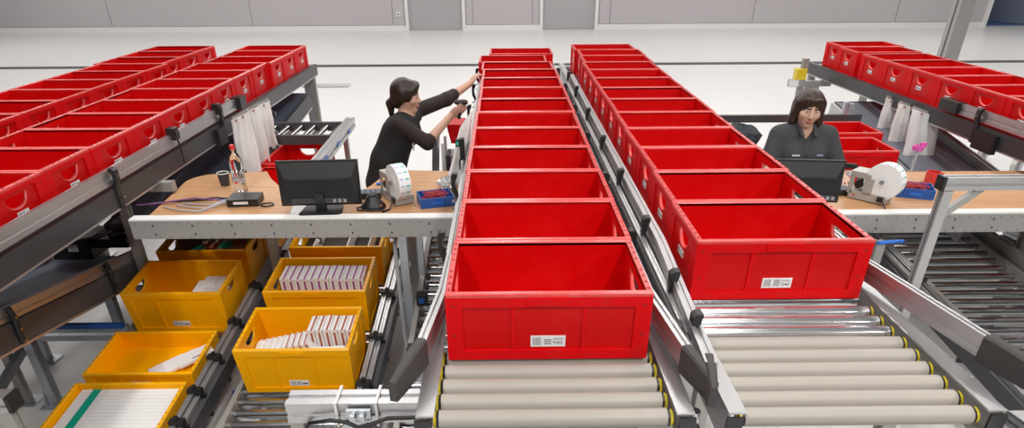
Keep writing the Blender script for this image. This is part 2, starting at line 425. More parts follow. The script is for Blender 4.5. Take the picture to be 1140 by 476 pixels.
# centre-right row
put(red_b, (0.946, 2.02+0.2, RZ), 0.0, 'red crate with sticker 92460 standing at the end of its row above steel rollers', 'red crates in the row ending with crate 92460')
for k in range(1, 13):
    x = 0.95 + 0.0035*k + j(0.004) + {11: 0.02, 12: 0.0, 10: 0.01}.get(k, 0.0)
    red_at(x, 2.02+0.2+k*STEP, math.radians(j(0.5)), 'red crate, %s behind the front crate in the row over steel and grey rollers' % ORD[k-1], 'red crates in the row ending with crate 92460')
# left rows (numbered from the far, post end)
for k in range(17):  # nearest crates lie out of view, added mainly to shade the floor
    x = -2.385 + (0.03 if k < 3 else 0) + j(0.005)
    y = 7.31-0.2 - k*STEP
    red_at(x, y, math.radians(j(0.5)), ('red crate above the steel post, at the end of the row over the bottle table' if k == 0 else
           'red crate, %s from the steel post end of the row over the bottle table' % ORD[k]), 'red crates on the conveyor beside the water bottle table')
for k in range(15):  # row extended with unseen near crates, added for shade on the floor
    x = -3.25 - (0.05 if k < 3 else 0) + j(0.005)
    red_at(x, 7.31-0.2 - k*STEP, math.radians(j(0.5)), ('red crate ending the outermost row past the blue belt' if k == 0 else
           'red crate, %s from the far end of the outermost row past the blue belt' % ORD[k]), 'red crates in the outermost row over the blue belt')
# right row
for k, y in enumerate([7.13, 6.72] + [6.22-0.40*i for i in range(8)]):
    x = 3.612 + {0: 0.06, 1: 0.015}.get(k, 0) + j(0.004)
    red_at(x, y, math.radians({1: -1.0}.get(k, j(0.5))), ('red crate at the post end of the conveyor behind the woman in grey' if k == 0 else
           'red crate, %s from the post end of the conveyor behind the woman in grey' % ORD[k]), 'red crates on the conveyor behind the woman in grey')

# ------------------------------------------------------------------ conveyors
def slot_profile(w, h, g=0.008):
    """aluminium T-slot section, grooves on top and on both sides"""
    hw, hh = w/2, h/2
    return [(-hw,-hh),(hw,-hh),(hw,-hh*0.3),(hw-g,-hh*0.3),(hw-g,hh*0.15),(hw,hh*0.15),(hw,hh),(hw*0.3,hh),(hw*0.3,hh-g),(-hw*0.3,hh-g),(-hw*0.3,hh),
            (-hw,hh),(-hw,hh*0.15),(-hw+g,hh*0.15),(-hw+g,-hh*0.3),(-hw,-hh*0.3)]
def beam_c(mb, x, y0, y1, z0, z1, face, lip=0.048):
    """C-shaped side beam; face = +1/-1 is the side the web faces"""
    t = 0.006
    a, b = sorted((x, x-face*t)); mb.box(a, b, y0, y1, z0, z1)
    a, b = sorted((x-face*lip, x)); mb.box(a, b, y0, y1, z1, z1+t)
    return mb
ROLL = {}
def roller_meshes(L, r, m):
    k = (L, r, m)
    if k not in ROLL:
        body = MB().cyl((-L/2, 0, 0), (L/2, 0, 0), r, 20).mesh('roller', m, 40)
        cap = MB().cyl((0, 0, 0), (0.007, 0, 0), r*0.97, 16).mesh('end_ring', 'black_plastic', 40)
        cap2 = MB().cyl((0.007, 0, 0), (0.015, 0, 0), r*0.90, 16).mesh('end_cap', 'cap_yellow', 40)
        ROLL[k] = (body, cap, cap2)
    return ROLL[k]
def rollers(root, xc, ys, z, L, r, m, caps=False, slope=None):
    ox, oy, oz = root['_o']
    body, cap, cap2 = roller_meshes(L, r, m)
    for y in ys:
        zz = z if slope is None else slope(y)
        o = inst('roller', body, root, (xc-ox, y-oy, zz-r-oz))
        if caps:
            for s, a in ((1, 0), (-1, math.pi)):
                inst('end_ring', cap, o, (s*L/2, 0, 0), (0, 0, a)); inst('end_cap', cap2, o, (s*L/2, 0, 0), (0, 0, a))
def bracket(root, x, y, face, z0=1.215, z1=1.415):
    """black arm that clasps guide rail and side beam"""
    s = face
    mb = MB()
    prof = [(0.000, z0), (0.014, z0), (0.014, 1.30), (0.030, 1.335), (0.030, z1-0.01), (0.018, z1), (0.0, z1), (0.0, z1-0.015), (0.012, 1.375), (0.012, 1.345), (0.0, 1.31)]
    n = len(prof)
    vs = [(x+s*u, y-0.018, v) for u, v in prof] + [(x+s*u, y+0.018, v) for u, v in prof]
    fs = [tuple(range(n)), tuple(range(2*n-1, n-1, -1))] + [(i, n+i, n+(i+1) % n, (i+1) % n) for i in range(n)]
    if s < 0: fs = [tuple(reversed(f)) for f in fs]
    o = mb.add(vs, fs).build('bracket', 'black_plastic', root)
    for z in (z0+0.02, z0+0.06, 1.36): MB().cyl((x+s*0.014, y, z), (x+s*0.033, y, z), 0.006, 8).build('bolt', 'steel', o)
    return o
def post(root, x, y, z0, z1, w=0.045, m='alu_matte', name='post', foot=True):
    o = MB().profile((x, y, z0), (x, y, z1), slot_profile(w, w), up=(0, 1, 0)).build(name, m, root)
    if foot and z0 < 0.02:
        MB().box(x-0.07, x+0.07, y-0.06, y+0.06, 0, 0.008).build('foot_plate', 'galv', o)
        MB().hexa([(x-w/2-0.012, y-0.05, 0.008), (x-w/2-0.004, y-0.05, 0.008), (x-w/2-0.004, y+0.05, 0.008), (x-w/2-0.012, y+0.05, 0.008),
                   (x-w/2-0.012, y-0.015, 0.13), (x-w/2-0.004, y-0.015, 0.13), (x-w/2-0.004, y+0.015, 0.13), (x-w/2-0.012, y+0.015, 0.13)]).build('foot_bracket', 'galv', o)
        MB().cyl((x+0.05, y-0.035, 0.008), (x+0.05, y-0.035, 0.02), 0.011, 6).cyl((x-0.05, y-0.04, 0.008), (x-0.05, y-0.04, 0.02), 0.011, 6).build('floor_bolt', 'steel', o)
    return o
def guide(root, pts, h=0.07, w=0.028, m='alu'):
    """aluminium side guide along pts (top view), z 1.32..1.39"""
    o = None
    mb = MB()
    for p, q in zip(pts[:-1], pts[1:]): mb.profile((p[0], p[1], RZ+0.075), (q[0], q[1], RZ+0.075), slot_profile(w, h, 0.006))
    return mb.build('guide_rail', m, root)
def bumper(root, p, q, z0=RZ+0.035, z1=RZ+0.115, w=0.034):
    """dark rubber end piece on a guide rail, bending outward and tapering"""
    p = Vector((p[0], p[1], 0)); q = Vector((q[0], q[1], 0)); d = (q-p); a = Vector((d.y, -d.x, 0)).normalized()
    vs = []; fs = []; n = 6
    for i in range(n+1):
        u = i/n; c = p + d*u; ww = w*(1.0-0.35*u*u); zt = z1-0.012*u*u*2; zb = z0-0.006
        for (s, z) in ((-1, zb), (1, zb), (1, zt-0.006), (0.6, zt), (-0.6, zt), (-1, zt-0.006)): vs.append((c.x+a.x*s*ww/2, c.y+a.y*s*ww/2, z))
    for i in range(n):
        fs += [(i*6+k, i*6+(k+1) % 6, (i+1)*6+(k+1) % 6, (i+1)*6+k) for k in range(6)]
    fs += [tuple(range(5, -1, -1)), tuple(range(n*6, n*6+6))]
    return MB().add(vs, fs).build('bumper', 'rubber', root, smooth=35)
def conveyor(label, xc, y0, y1, beam='grey_beam', visible=(), posts=(), group=None, half=0.36, pitch=0.075, dense=True):
    root = thing('roller_conveyor', label, 'conveyor', (xc, (y0+y1)/2, 0))
    for s in (-1, 1):
        mb = MB(); beam_c(mb, xc+s*half, y0, y1, RZ-0.085, RZ+0.012, s)
        mb.build('side_beam', beam, root)
        MB().box(*sorted((xc+s*half, xc+s*(half-0.028))), y0, y1, RZ-0.095, RZ-0.085).build('beam_lip', 'alu', root)
    return root
YS = lambda a, b, p=0.075: [a+p*i for i in range(int((b-a)/p)+1)]

# --- centre left
c = conveyor('grey roller conveyor carrying the row of red crates that ends with crate 92455', 0.125, 1.35, 7.5, 'alu', half=0.368)
rollers(c, 0.122, [1.39+0.0735*i for i in range(5)], RZ, 0.615, 0.026, 'roller_grey', caps=True)
rollers(c, 0.122, YS(1.78, 7.3, 0.15), RZ, 0.615, 0.024, 'roller_grey')
guide(c, [(-0.205, 7.2), (-0.205, 2.2)], h=0.05, w=0.012, m='alu_matte')
guide(c, [(-0.205, 2.2), (-0.212, 1.9), (-0.245, 1.58)])
bumper(c, (-0.245, 1.585), (-0.305, 1.40))
guide(c, [(0.465, 7.0), (0.465, 1.9), (0.505, 1.53)])
bumper(c, (0.503, 1.535), (0.545, 1.385))
for y in (2.35, 3.1, 3.9, 4.7, 5.5, 6.3): bracket(c, 0.475, y, 1); bracket(c, -0.235, y, -1)
MB().box(-0.25, 0.5, 1.29, 1.345, 1.17, 1.225).build('front_plate', 'galv', c)
for x in (-0.225, 0.475): MB().box(x-0.022, x+0.022, 1.342, 1.35, RZ-0.06, RZ+0.005).build('beam_end_cap', 'black_plastic', c)
for x in (-0.1, 0.35): MB().box(x-0.025, x+0.025, 1.282, 1.29, 1.185, 1.222).build('clip', 'alu', c)
for y in (1.7, 4.0, 7.2):
    for x in (-0.2, 0.45): post(c, x, y, 0, 1.19)
MB().box(-0.2, 0.45, 3.98, 4.02, 1.14, 1.19).build('cross_beam', 'alu_matte', c)
# --- centre right
c = conveyor('roller conveyor with steel and grey rollers carrying the row ending with crate 92460', 0.95, 1.35, 7.4, 'alu', half=0.368)
rollers(c, 0.946, [1.388+0.0728*i for i in range(6)], RZ, 0.618, 0.026, 'roller_grey', caps=True)
rollers(c, 0.946, [1.828, 1.896, 1.966], RZ-0.003, 0.618, 0.024, 'steel_bright', caps=True)
rollers(c, 0.946, YS(2.05, 7.3, 0.15), RZ, 0.618, 0.024, 'steel')
guide(c, [(0.592, 6.1), (0.592, 2.3), (0.55, 1.45)], h=0.075, w=0.036)
MB().profile((0.545, 6.0, RZ+0.055), (0.545, 1.75, RZ+0.055), slot_profile(0.022, 0.04, 0.004)).build('guide_rail', 'alu', c)
bumper(c, (0.553, 1.49), (0.535, 1.36), w=0.03)
for y in (1.66, 1.95, 2.45, 3.1, 3.75, 4.5, 5.3, 6.0): bracket(c, 0.575, y, -1, 1.20, 1.43)
MB().box(0.520, 0.556, 1.72, 6.1, 1.05, RZ+0.01).build('drive_duct', 'dark_beam', c)
guide(c, [(1.29, 7.2), (1.29, 2.1), (1.385, 1.56)])
bumper(c, (1.382, 1.575), (1.445, 1.36), w=0.04)
MB().box(0.57, 1.33, 1.29, 1.345, 1.17, 1.225).build('front_plate', 'galv', c)
for x in (0.60, 1.30): MB().box(x-0.022, x+0.022, 1.342, 1.35, RZ-0.06, RZ+0.005).build('beam_end_cap', 'black_plastic', c)
for x in (0.75, 1.12): MB().box(x-0.025, x+0.025, 1.282, 1.29, 1.185, 1.222).build('clip', 'alu', c)
for y in (1.7, 4.0, 7.1):
    for x in (0.63, 1.27): post(c, x, y, 0, 1.19)
# frame rods between the two rows
for xx in (0.505, 0.525):
    MB().bar((xx, 1.27, 1.20), (xx, 1.75, 1.20), 0.014, 0.014).build('tie_rod', 'steel', c)
MB().cyl((0.52, 1.43, 1.2), (0.52, 1.43, 1.245), 0.016, 12).build('bolt', 'steel', c, smooth=40); MB().cyl((0.5, 1.62, 1.2), (0.5, 1.62, 1.24), 0.012, 12).build('bolt', 'steel', c, smooth=40)
# right end of the frame in front
MB().box(1.36, 1.52, 1.38, 1.44, 1.19, 1.225).box(1.36, 1.54, 1.30, 1.355, 1.19, 1.22).build('front_bracket', 'alu', c)
for xx in (1.37, 1.40): MB().bar((xx, 1.24, 1.245), (xx-0.03, 1.43, 1.245), 0.012, 0.012).build('tie_rod', 'steel', c)
MB().tube([(1.33, 1.86, 1.24), (1.36, 1.78, 1.235), (1.40, 1.71, 1.225), (1.42, 1.62, 1.21)], 0.010, 8).build('cable', 'steel', c, smooth=60)

# --- left pair
c = conveyor('roller conveyor over the blue belts with white bags hanging from its beam', -2.39, 0.4, 7.45, half=0.375)
rollers(c, -2.39, YS(0.5, 7.3, 0.15), RZ, 0.64, 0.024, 'red_dark')
guide(c, [(-2.035, 0.4), (-2.035, 5.1)], h=0.072)
for y in (2.28, 3.28, 4.72): bracket(c, -2.018, y, 1, 1.19, 1.40)
MB().box(-2.055, -1.985, 5.08, 5.20, 1.32, 1.40).build('guide_end_cap', 'black_plastic', c)
MB().box(-2.02, -1.985, 4.58, 4.72, 1.17, 1.28).build('beam_sleeve', 'black_plastic', c)
MB().box(-2.02, -1.975, 1.6, 2.2, 1.165, 1.285).build('beam_sleeve', 'dark_beam', c)
for y in (4.02, 4.72):
    o = MB().box(-2.045, -1.995, y-0.03, y+0.03, 1.36, 1.43).build('photo_sensor', 'black_plastic', c)
    MB().box(-1.995, -1.985, y-0.015, y+0.015, 1.38, 1.41).build('lens', 'foam_dark', o)
    MB().tube([(-2.0, y, 1.36), (-1.995, y, 1.28), (-2.0, y+0.01, 1.21)], 0.005, 6).build('cable', 'cable_black', c)
MB().box(-2.75, -1.955, 3.72, 3.77, 1.13, 1.185).build('cross_beam', 'alu_matte', c)
MB().box(-2.75, -1.99, 5.3, 5.35, 1.13, 1.185).build('cross_beam', 'alu_matte', c)
post(c, -2.40, 3.93, 0, 1.19, 0.055)
post(c, -2.07, 7.4, 0, 1.30, 0.06); post(c, -2.72, 7.4, 0, 1.30, 0.06)
post(c, -2.72, 5.6, 0, 1.19, 0.05)
MB().box(-2.16, -2.10, 7.37, 7.45, 0.2, 1.2).build('brace_plate', 'galv', c)
MB().box(-2.2, -1.7, 7.42, 7.56, 1.06, 1.08).build('shelf_plate', 'film', c)
c = conveyor('outermost roller conveyor whose crates stand behind the conveyor with the white bags', -3.255, 1.0, 7.45, half=0.375)
rollers(c, -3.255, YS(1.1, 7.3, 0.15), RZ, 0.64, 0.024, 'red_dark')
for y in (3.2, 5.4, 7.3):
    for x in (-3.6, -2.91): post(c, x, y, 0, 1.19)

# --- right
c = conveyor('roller conveyor behind the woman in grey, white bags hanging from its beam', 3.612, 2.6, 7.45, half=0.375)
rollers(c, 3.612, YS(2.8, 7.3, 0.15), RZ, 0.64, 0.024, 'red_dark')
guide(c, [(3.258, 2.6), (3.258, 4.75)], h=0.072)
MB().box(3.215, 3.28, 4.74, 4.95, 1.32, 1.395).build('guide_end_cap', 'black_plastic', c)
for y in (4.50, 3.3): bracket(c, 3.24, y, -1, 1.18, 1.41)
MB().box(3.205, 3.24, 4.25, 4.46, 1.16, 1.28).build('beam_sleeve', 'black_plastic', c)
post(c, 3.30, 7.35, 0, 1.19, 0.06); post(c, 3.92, 7.35, 0, 1.19, 0.06)
post(c, 3.05, 7.0, 0, 1.385, 0.055)
MB().box(3.05, 3.35, 6.97, 7.03, 1.12, 1.17).build('cross_beam', 'alu_matte', c)
MB().box(3.12, 3.27, 7.05, 7.09, 0.85, 1.12).build('brace_plate', 'galv', c)
post(c, 3.9, 4.3, 0, 1.19, 0.05)
y0 = aty(890, 84, 7.0)
o = thing('yellow_cup_holder', 'small yellow plastic holder with clear sleeve fixed beside a steel post', 'holder', (y0.x, 7.0, 1.18))
MB().prism([(y0.x-0.06, 6.93), (y0.x+0.05, 6.95), (y0.x+0.05, 7.05), (y0.x-0.05, 7.04)], 1.19, 1.29).build('holder_shell', 'cap_yellow', o)
MB().box(y0.x-0.11, y0.x+0.03, 6.94, 7.0, 1.12, 1.19).build('sleeve', 'film', o)
p = solid('building_column', MB().profile((5.44, 8.5, 0), (5.44, 8.5, 6.5), slot_profile(0.17, 0.17, 0.03), up=(0, 1, 0)), 'alu_matte', 'tall grey metal column rising behind the crates at the hall floor', 'column')
# ------------------------------------------------------------------ lower conveyors
def lower_lane(label, x0, x1, y0, y1, zf, rear_to=None, m='steel', mside='alu_matte', pitch=0.085, rail=1, ys=None, skew=0.0, clamps=()):
    root = thing('gravity_conveyor', label, 'conveyor', ((x0+x1)/2, (y0+y1)/2, 0))
    xc = (x0+x1)/2; L = x1-x0-0.03
    for x in (x0, x1):
        MB().profile((x, y0, zf(y0)-0.02), (x, y1, zf(y1)-0.02), [(-0.014, -0.05), (0.014, -0.05), (0.014, 0.045), (-0.014, 0.045)]).build('side_beam', mside, root)
    rollers(root, xc, ys if ys else YS(y0+0.03, y1, pitch), 0, L, 0.024, m, slope=lambda y: zf(y)+0.0)
    for x in ((x0+0.03), (x1-0.03)):
        for y in (y0+0.25, y1-0.3): post(root, x, y, 0, zf(y)-0.05, 0.04, 'galv')
    return root
def side_guide(root, x, y0, y1, zf, dz, clamps, face=1):
    for k, (a, b) in enumerate(((0.0, 0.0), (0.032*face, -0.012))):
        MB().profile((x+a, y0, zf(y0)+dz+b), (x+a, y1, zf(y1)+dz+b), slot_profile(0.026, 0.035, 0.005)).build('guide_rail', 'alu', root)
    MB().profile((x+0.055*face, y0, zf(y0)+dz-0.06), (x+0.055*face, y1, zf(y1)+dz-0.06), [(-0.02, -0.05), (0.02, -0.05), (0.02, 0.04), (-0.02, 0.04)]).build('side_beam', 'dark_beam', root)
    for y in clamps:
        z = zf(y)+dz
        o = MB().box(x+0.015*face-0.035, x+0.015*face+0.035, y-0.02, y+0.02, z-0.015, z+0.035).build('clamp', 'black_plastic', root)
        MB().cyl((x+0.015*face, y, z+0.035), (x+0.015*face, y, z+0.055), 0.012, 10).build('knob', 'black_plastic', o)
        MB().bar((x+0.05*face, y, z), (x+0.06*face, y, z-0.14), 0.03, 0.02, up=(0, 1, 0)).build('clamp_arm', 'black_plastic', root)
z1 = lambda y: 0.29 + 0.105*(y-3.5)
z2 = lambda y: 0.295 + 0.105*(y-2.87)
zc = lambda y: 0.56 + 0.142*(y-2.77)
zr = lambda y: 0.455 + 0.10*(y-2.94)
a = lower_lane('gravity roller lane with yellow crates lying beside the blue belt', -2.36, -1.70, 2.3, 4.75, z1)
side_guide(a, -1.655, 2.3, 4.35, z1, 0.13, (2.55, 2.78, 3.06, 3.4, 3.8), 1)
a = lower_lane('gravity roller lane carrying the yellow crates filled with small white cartons', -1.45, -0.80, 2.35, 4.78, z2)
side_guide(a, -0.76, 2.5, 4.6, z2, 0.12, (2.75, 3.15, 3.6, 4.1), 1)
a = lower_lane('narrow steel roller lane rising under the conveyor of crate 92455', -0.50, 0.10, 2.0, 4.6, zc, m='steel', pitch=0.095)
for y in (2.35, 2.75, 3.2):
    o = MB().box(-0.50, -0.44, y-0.03, y+0.03, zc(y)+0.03, zc(y)+0.09).build('photo_sensor', 'black_plastic', a)
    MB().box(-0.485, -0.455, y-0.034, y-0.03, zc(y)+0.045, zc(y)+0.075).build('display', 'blue_plastic', o)
for y in (2.9, 3.0, 3.1, 3.35, 3.45): MB().box(-0.47, -0.45, y-0.02, y+0.02, zc(y)+0.02, zc(y)+0.05).build('chain_guard', 'foam_dark', a)
a = lower_lane('wide lane of shiny steel rollers running under the table with the red mug', 2.64, 3.29, 2.35, 5.2, zr, pitch=0.098)
side_guide(a, 2.585, 2.4, 4.6, zr, 0.03, (3.0, 3.6), -1)
MB().cyl((2.63, 3.05, zr(3.05)), (2.63, 3.05, zr(3.05)+0.06), 0.018, 12).build('pin', 'steel', a, smooth=40)
MB().profile((3.33, 2.4, zr(2.4)+0.05), (3.33, 4.9, zr(4.9)+0.05), [(-0.01, -0.07), (0.01, -0.07), (0.01, 0.05), (-0.01, 0.05)]).build('side_sheet', 'alu_matte', a)

# belts
def belt(label, x0, x1, y0, ya, y1, yb, rail_side=1, brackets=(), legs=(), rim=True, face='dark_beam', surf='belt'):
    """belt conveyor from (y0, z=ya) to (y1, z=yb); z is the belt surface"""
    zf = lambda y: ya+(yb-ya)*(y-y0)/(y1-y0)
    root = thing('belt_conveyor', label, 'conveyor', ((x0+x1)/2, (y0+y1)/2, 0))
    MB().profile(((x0+x1)/2, y0, ya), ((x0+x1)/2, y1, yb), [(-(x1-x0)/2+0.03, -0.05), ((x1-x0)/2-0.03, -0.05), ((x1-x0)/2-0.03, 0), (-(x1-x0)/2+0.03, 0)]).build('belt', surf, root)
    MB().cyl((x0+0.03, y0, ya-0.03), (x1-0.03, y0, ya-0.03), 0.032, 16).build('end_drum', 'black_plastic', root, smooth=40)
    MB().cyl((x0+0.03, y1, yb-0.03), (x1-0.03, y1, yb-0.03), 0.032, 16).build('end_drum', 'black_plastic', root, smooth=40)
    for s, x in ((-1, x0), (1, x1)):
        MB().profile((x, y0, zf(y0)-0.055), (x, y1, zf(y1)-0.055), [(-0.012, -0.08), (0.012, -0.08), (0.012, 0.05), (-0.012, 0.05)]).build('side_beam', face, root)
        if rim:
            MB().profile((x-s*0.01, y0, zf(y0)+0.035), (x-s*0.01, y1, zf(y1)+0.035), slot_profile(0.03, 0.065, 0.006)).build('guide_rail', 'alu', root)
        MB().profile((x, y0, zf(y0)-0.14), (x, y1, zf(y1)-0.14), [(-0.016, -0.006), (0.016, -0.006), (0.016, 0.006), (-0.016, 0.006)]).build('beam_lip', 'alu', root)
    for y in brackets:
        z = zf(y)
        o = MB().tube([(x1+0.016, y, z-0.125), (x1+0.018, y, z-0.05), (x1+0.026, y, z+0.02), (x1+0.014, y, z+0.075)], [0.016, 0.016, 0.016, 0.014], 8).build('bracket', 'black_plastic', root, smooth=50)
        for dz in (-0.11, -0.045, 0.02): MB().cyl((x1+0.03, y-0.004, z+dz), (x1+0.042, y-0.004, z+dz), 0.007, 8).build('bolt', 'steel', o)
    for y in legs:
        for x in (x0+0.03, x1-0.06): post(root, x, y, 0, zf(y)-0.13, 0.05, 'galv')
        MB().box(x0, x1, y-0.02, y+0.02, 0.16, 0.20).build('cross_bar', 'galv', root)
    return root
b1 = belt('dark blue belt conveyor rising beside the yellow crate lane', -3.1, -2.45, 1.7, 0.97, 4.05, 0.575, brackets=(2.80, 3.62), legs=(3.66,))
post(b1, -2.72, 3.17, 0, 0.58, 0.05, 'galv')
MB().box(-3.2, -2.39, 3.50, 3.53, 0.33, 0.36).build('tie_bar', 'blue_plastic', b1)
MB().box(-3.2, -2.39, 3.54, 3.57, 0.28, 0.33).build('tie_bar', 'galv', b1)
MB().box(-3.1, -2.39, 3.85, 3.89, 0.40, 0.44).build('tie_bar', 'alu_matte', b1)
MB().bar((-2.85, 2.6, 0.1), (-2.75, 3.4, 0.5), 0.04, 0.04).build('diagonal_brace', 'galv', b1)
b2 = belt('dark blue belt conveyor passing between bag conveyor and the table with the water bottle', -2.60, -1.99, 4.0, 0.83, 6.9, 1.10, rim=False, face='black_plastic', legs=(5.0, 6.4))
for k in range(8): MB().box(-2.615, -2.585, 4.1+0.12*k, 4.16+0.12*k, 0.835+0.011*k, 0.87+0.011*k).build('belt_clip', 'black_plastic', b2)
mo = MB().box(-2.98, -2.72, 3.95, 4.2, 0.60, 0.74).box(-2.72, -2.5, 4.0, 4.1, 0.66, 0.72).build('drive_motor', 'black_plastic', b2)
MB().box(-2.86, -2.80, 3.94, 3.948, 0.66, 0.735).build('nameplate', 'paper', mo)
MB().tube([(-2.9, 3.95, 0.70), (-2.75, 3.85, 0.76), (-2.6, 3.9, 0.78), (-2.5, 4.1, 0.8)], 0.012, 8).build('cable', 'cable_black', b2, smooth=60)
b3 = belt('grey blue belt conveyor under the hanging bags beside the red mug table', 3.03, 3.58, 4.0, 0.79, 6.2, 1.12, rim=False, face='alu', legs=(5.45, 6.05), surf='belt_sheen')  # surface colour carries painted reflected light
MB().profile((3.60, 3.9, 0.80), (3.60, 6.2, 1.145), slot_profile(0.05, 0.05, 0.008)).build('guide_rail', 'alu', b3)
b4 = belt('short blue belt conveyor lying beyond the wide steel roller lane', 3.55, 4.2, 2.9, 0.66, 4.3, 0.58, brackets=(), legs=(3.1, 4.1))

# ------------------------------------------------------------------ yellow crates and contents
yel = crate_proto('yellow', 0.29, taper=0.035, side_label=False); yel_s = crate_proto('yellow', 0.125, taper=0.03, side_label=False)
yu = {'t': False, 's': False}
def yellow(kind, x, y, zf, label, group=None):
    src = yel if kind == 't' else yel_s
    o = src if not yu[kind] else copy_tree(src); yu[kind] = True
    put(o, (x, y, zf(y)+0.002), 0, label, group)
    o.rotation_euler = (math.atan(0.105), 0, 0)
    return o
yA = yellow('t', -2.025, 3.71, z1, 'deep yellow crate holding a few plain white cartons')
yB = yellow('s', -2.03, 3.16, z1, 'shallow yellow crate with three white folded cartons fanned in its corner')
yC = yellow('s', -2.03, 2.70, z1, 'shallow yellow crate packed with long white cartons and a green stripe')
yD = yellow('t', -2.03, 4.22, z1, 'deep yellow crate under the table apron, behind the crate with plain white cartons')
yE = yellow('t', -1.98, 4.66, z1, 'rearmost deep yellow crate under the water bottle table')
yF = yellow('t', -1.115, 3.05, z2, 'deep yellow crate with brown striped cartons in one corner')
yG = yellow('t', -1.125, 3.60, z2, 'deep yellow crate with a full row of purple striped cartons')
yH = yellow('t', -1.11, 4.12, z2, 'deep yellow crate with dark foam lining and white dividers')
yI = yellow('t', -1.06, 4.56, z2, 'rearmost yellow crate under the monitor table')
SL = Matrix.Rotation(math.atan(0.105), 4, 'X')
def carton(crate, loc, rot, size, stripe, label, group, cat='carton', vertical=True):
    """white carton; loc/rot in the crate's own frame, placed as a thing of its own"""
    sx, sy, sz = size
    o = tag(MB().box(-sx/2, sx/2, -sy/2, sy/2, 0, sz).build('carton', 'paper', off=(0, 0, 0)), label, cat, group)
    if stripe:
        st = MB().box(-sx*0.08, sx*0.22, -sy/2-0.0008, -sy/2, sz*0.32, sz*0.9).box(-sx*0.02, sx*0.24, -sy/2-0.0008, sy/2, sz, sz+0.0008)
        st.build('stripe', stripe, o)
    M = Matrix.Translation(crate.location) @ SL @ Matrix.Translation(loc) @ Matrix.Rotation(rot[2], 4, 'Z') @ Matrix.Rotation(rot[1], 4, 'Y') @ Matrix.Rotation(rot[0], 4, 'X')
    o.location = M.to_translation(); o.rotation_euler = M.to_euler()
    return o
for i in range(12):
    carton(yG, (-0.24+0.0425*i, 0.075+j(0.003), 0.085), (0, 0, 0), (0.040, 0.16, 0.17), 'purple', 'white carton with purple stripe standing in a row in the yellow crate', 'purple striped cartons standing in a row')
for i in range(5):
    carton(yG, (-0.12+0.075*i+j(0.01), -0.07+j(0.01), 0.10+0.012*(i % 2)), (j(0.15), 0.25+j(0.2), 0.5+j(0.3)), (0.13, 0.055, 0.055), None, 'white carton lying loose in front of the purple striped row', 'loose cartons before the purple striped row')
carton(yG, (0.02, -0.085, 0.022), (0, 0, 0.0), (0.50, 0.15, 0.07), None, 'flat white carton lying beneath the loose cartons', None)
for i in range(6):
    carton(yF, (0.045+0.0415*i, 0.09+j(0.003), 0.09), (0, 0, 0), (0.038, 0.14, 0.165), 'brownred', 'white carton with brown stripe standing in the corner of the yellow crate', 'brown striped cartons standing in the crate corner')
for i in range(9):
    carton(yF, (-0.205+0.033*i, -0.005+0.004*i, 0.085+0.005*i), (0, -0.55, 0.06), (0.034, 0.12, 0.095), 'brownred' if i > 4 else None, 'white carton leaning in a slanted row before the brown striped ones' if i <= 4 else 'white brown striped carton leaning at the end of the slanted row', 'cartons leaning in a slanted row')
for i in range(3):
    carton(yF, (0.08+0.06*i, -0.06+j(0.01), 0.12), (j(0.2), 0.35-0.3*i, 0.6-0.5*i), (0.10, 0.10, 0.045), None, 'white carton tumbled in front of the standing brown striped cartons', 'cartons tumbled before the standing ones')
carton(yF, (0.11, -0.05, 0.022), (0, 0, 0), (0.28, 0.15, 0.09), None, 'flat white carton under the tumbled cartons', None)
for i in range(5):
    carton(yA, (0.05+0.075*i if i < 3 else 0.11+0.085*(i-3), 0.05 if i < 3 else 0.11, 0.022 if i < 3 else 0.162), (0, 0, 0.02+j(0.02)), (0.072 if i < 3 else 0.08, 0.20 if i < 3 else 0.09, 0.14 if i < 3 else 0.03), None,
           'plain white carton in the lower layer of the deep yellow crate' if i < 3 else 'thin white carton on top of the plain cartons in the yellow crate', 'plain white cartons in the deep crate')
for i in range(3):
    o = carton(yB, (0.07+0.075*i, -0.02+0.025*i, 0.022+0.02*i), (0, -0.12, 0.62), (0.20, 0.10, 0.016), None, 'white folded carton fanned with two others in the shallow crate', 'fanned cartons in the shallow crate')
    MB().box(-0.02, 0.06, -0.03, -0.018, 0.016, 0.0166).build('print', 'ink_grey', o)
for i in range(13):
    o = carton(yC, (0.0, 0.165-0.0265*i, 0.022), (0, 0, 0), (0.52, 0.025, 0.072), None, 'long white carton with green band standing on edge in the shallow crate', 'long white cartons with green band')
    MB().box(-0.20, -0.155, -0.0128, 0.0128, 0.072, 0.0727).build('green_band', 'green', o)
# foam lined crate
p = Matrix.Translation(yH.location) @ SL
fo = tag(MB().box(-0.27, 0.27, -0.17, 0.17, 0.022, 0.17).build('foam_insert', 'foam_dark', off=(0,0,0)), 'dark foam insert filling the yellow crate under the table', 'foam')
fo.matrix_world = p
for x in (-0.16, 0.06, 0.2):
    MB().box(x-0.004, x+0.004, -0.17, 0.17, 0.17, 0.26).build('divider', 'paper', fo)
for cr, nm in ((yD, 'first'), (yE, 'second')):
    bx = tag(MB().box(-0.24, 0.26, -0.16, 0.16, 0.022, 0.24).build('brown_box', 'card', off=(0,0,0)), 'brown cardboard box inside the yellow crate under the apron' if nm == 'first' else 'brown cardboard box inside the rearmost crate under the bottle table', 'box')
    bx.matrix_world = Matrix.Translation(cr.location) @ SL
    MB().box(-0.24, 0.26, -0.012, 0.012, 0.24, 0.241).build('tape', 'brownred', bx)
    for k in range(5): MB().box(-0.2+0.09*k, -0.14+0.09*k, -0.13+0.02*k, -0.06+0.02*k, 0.24, 0.252).build('slip', 'green' if k % 2 else 'brownred', bx)
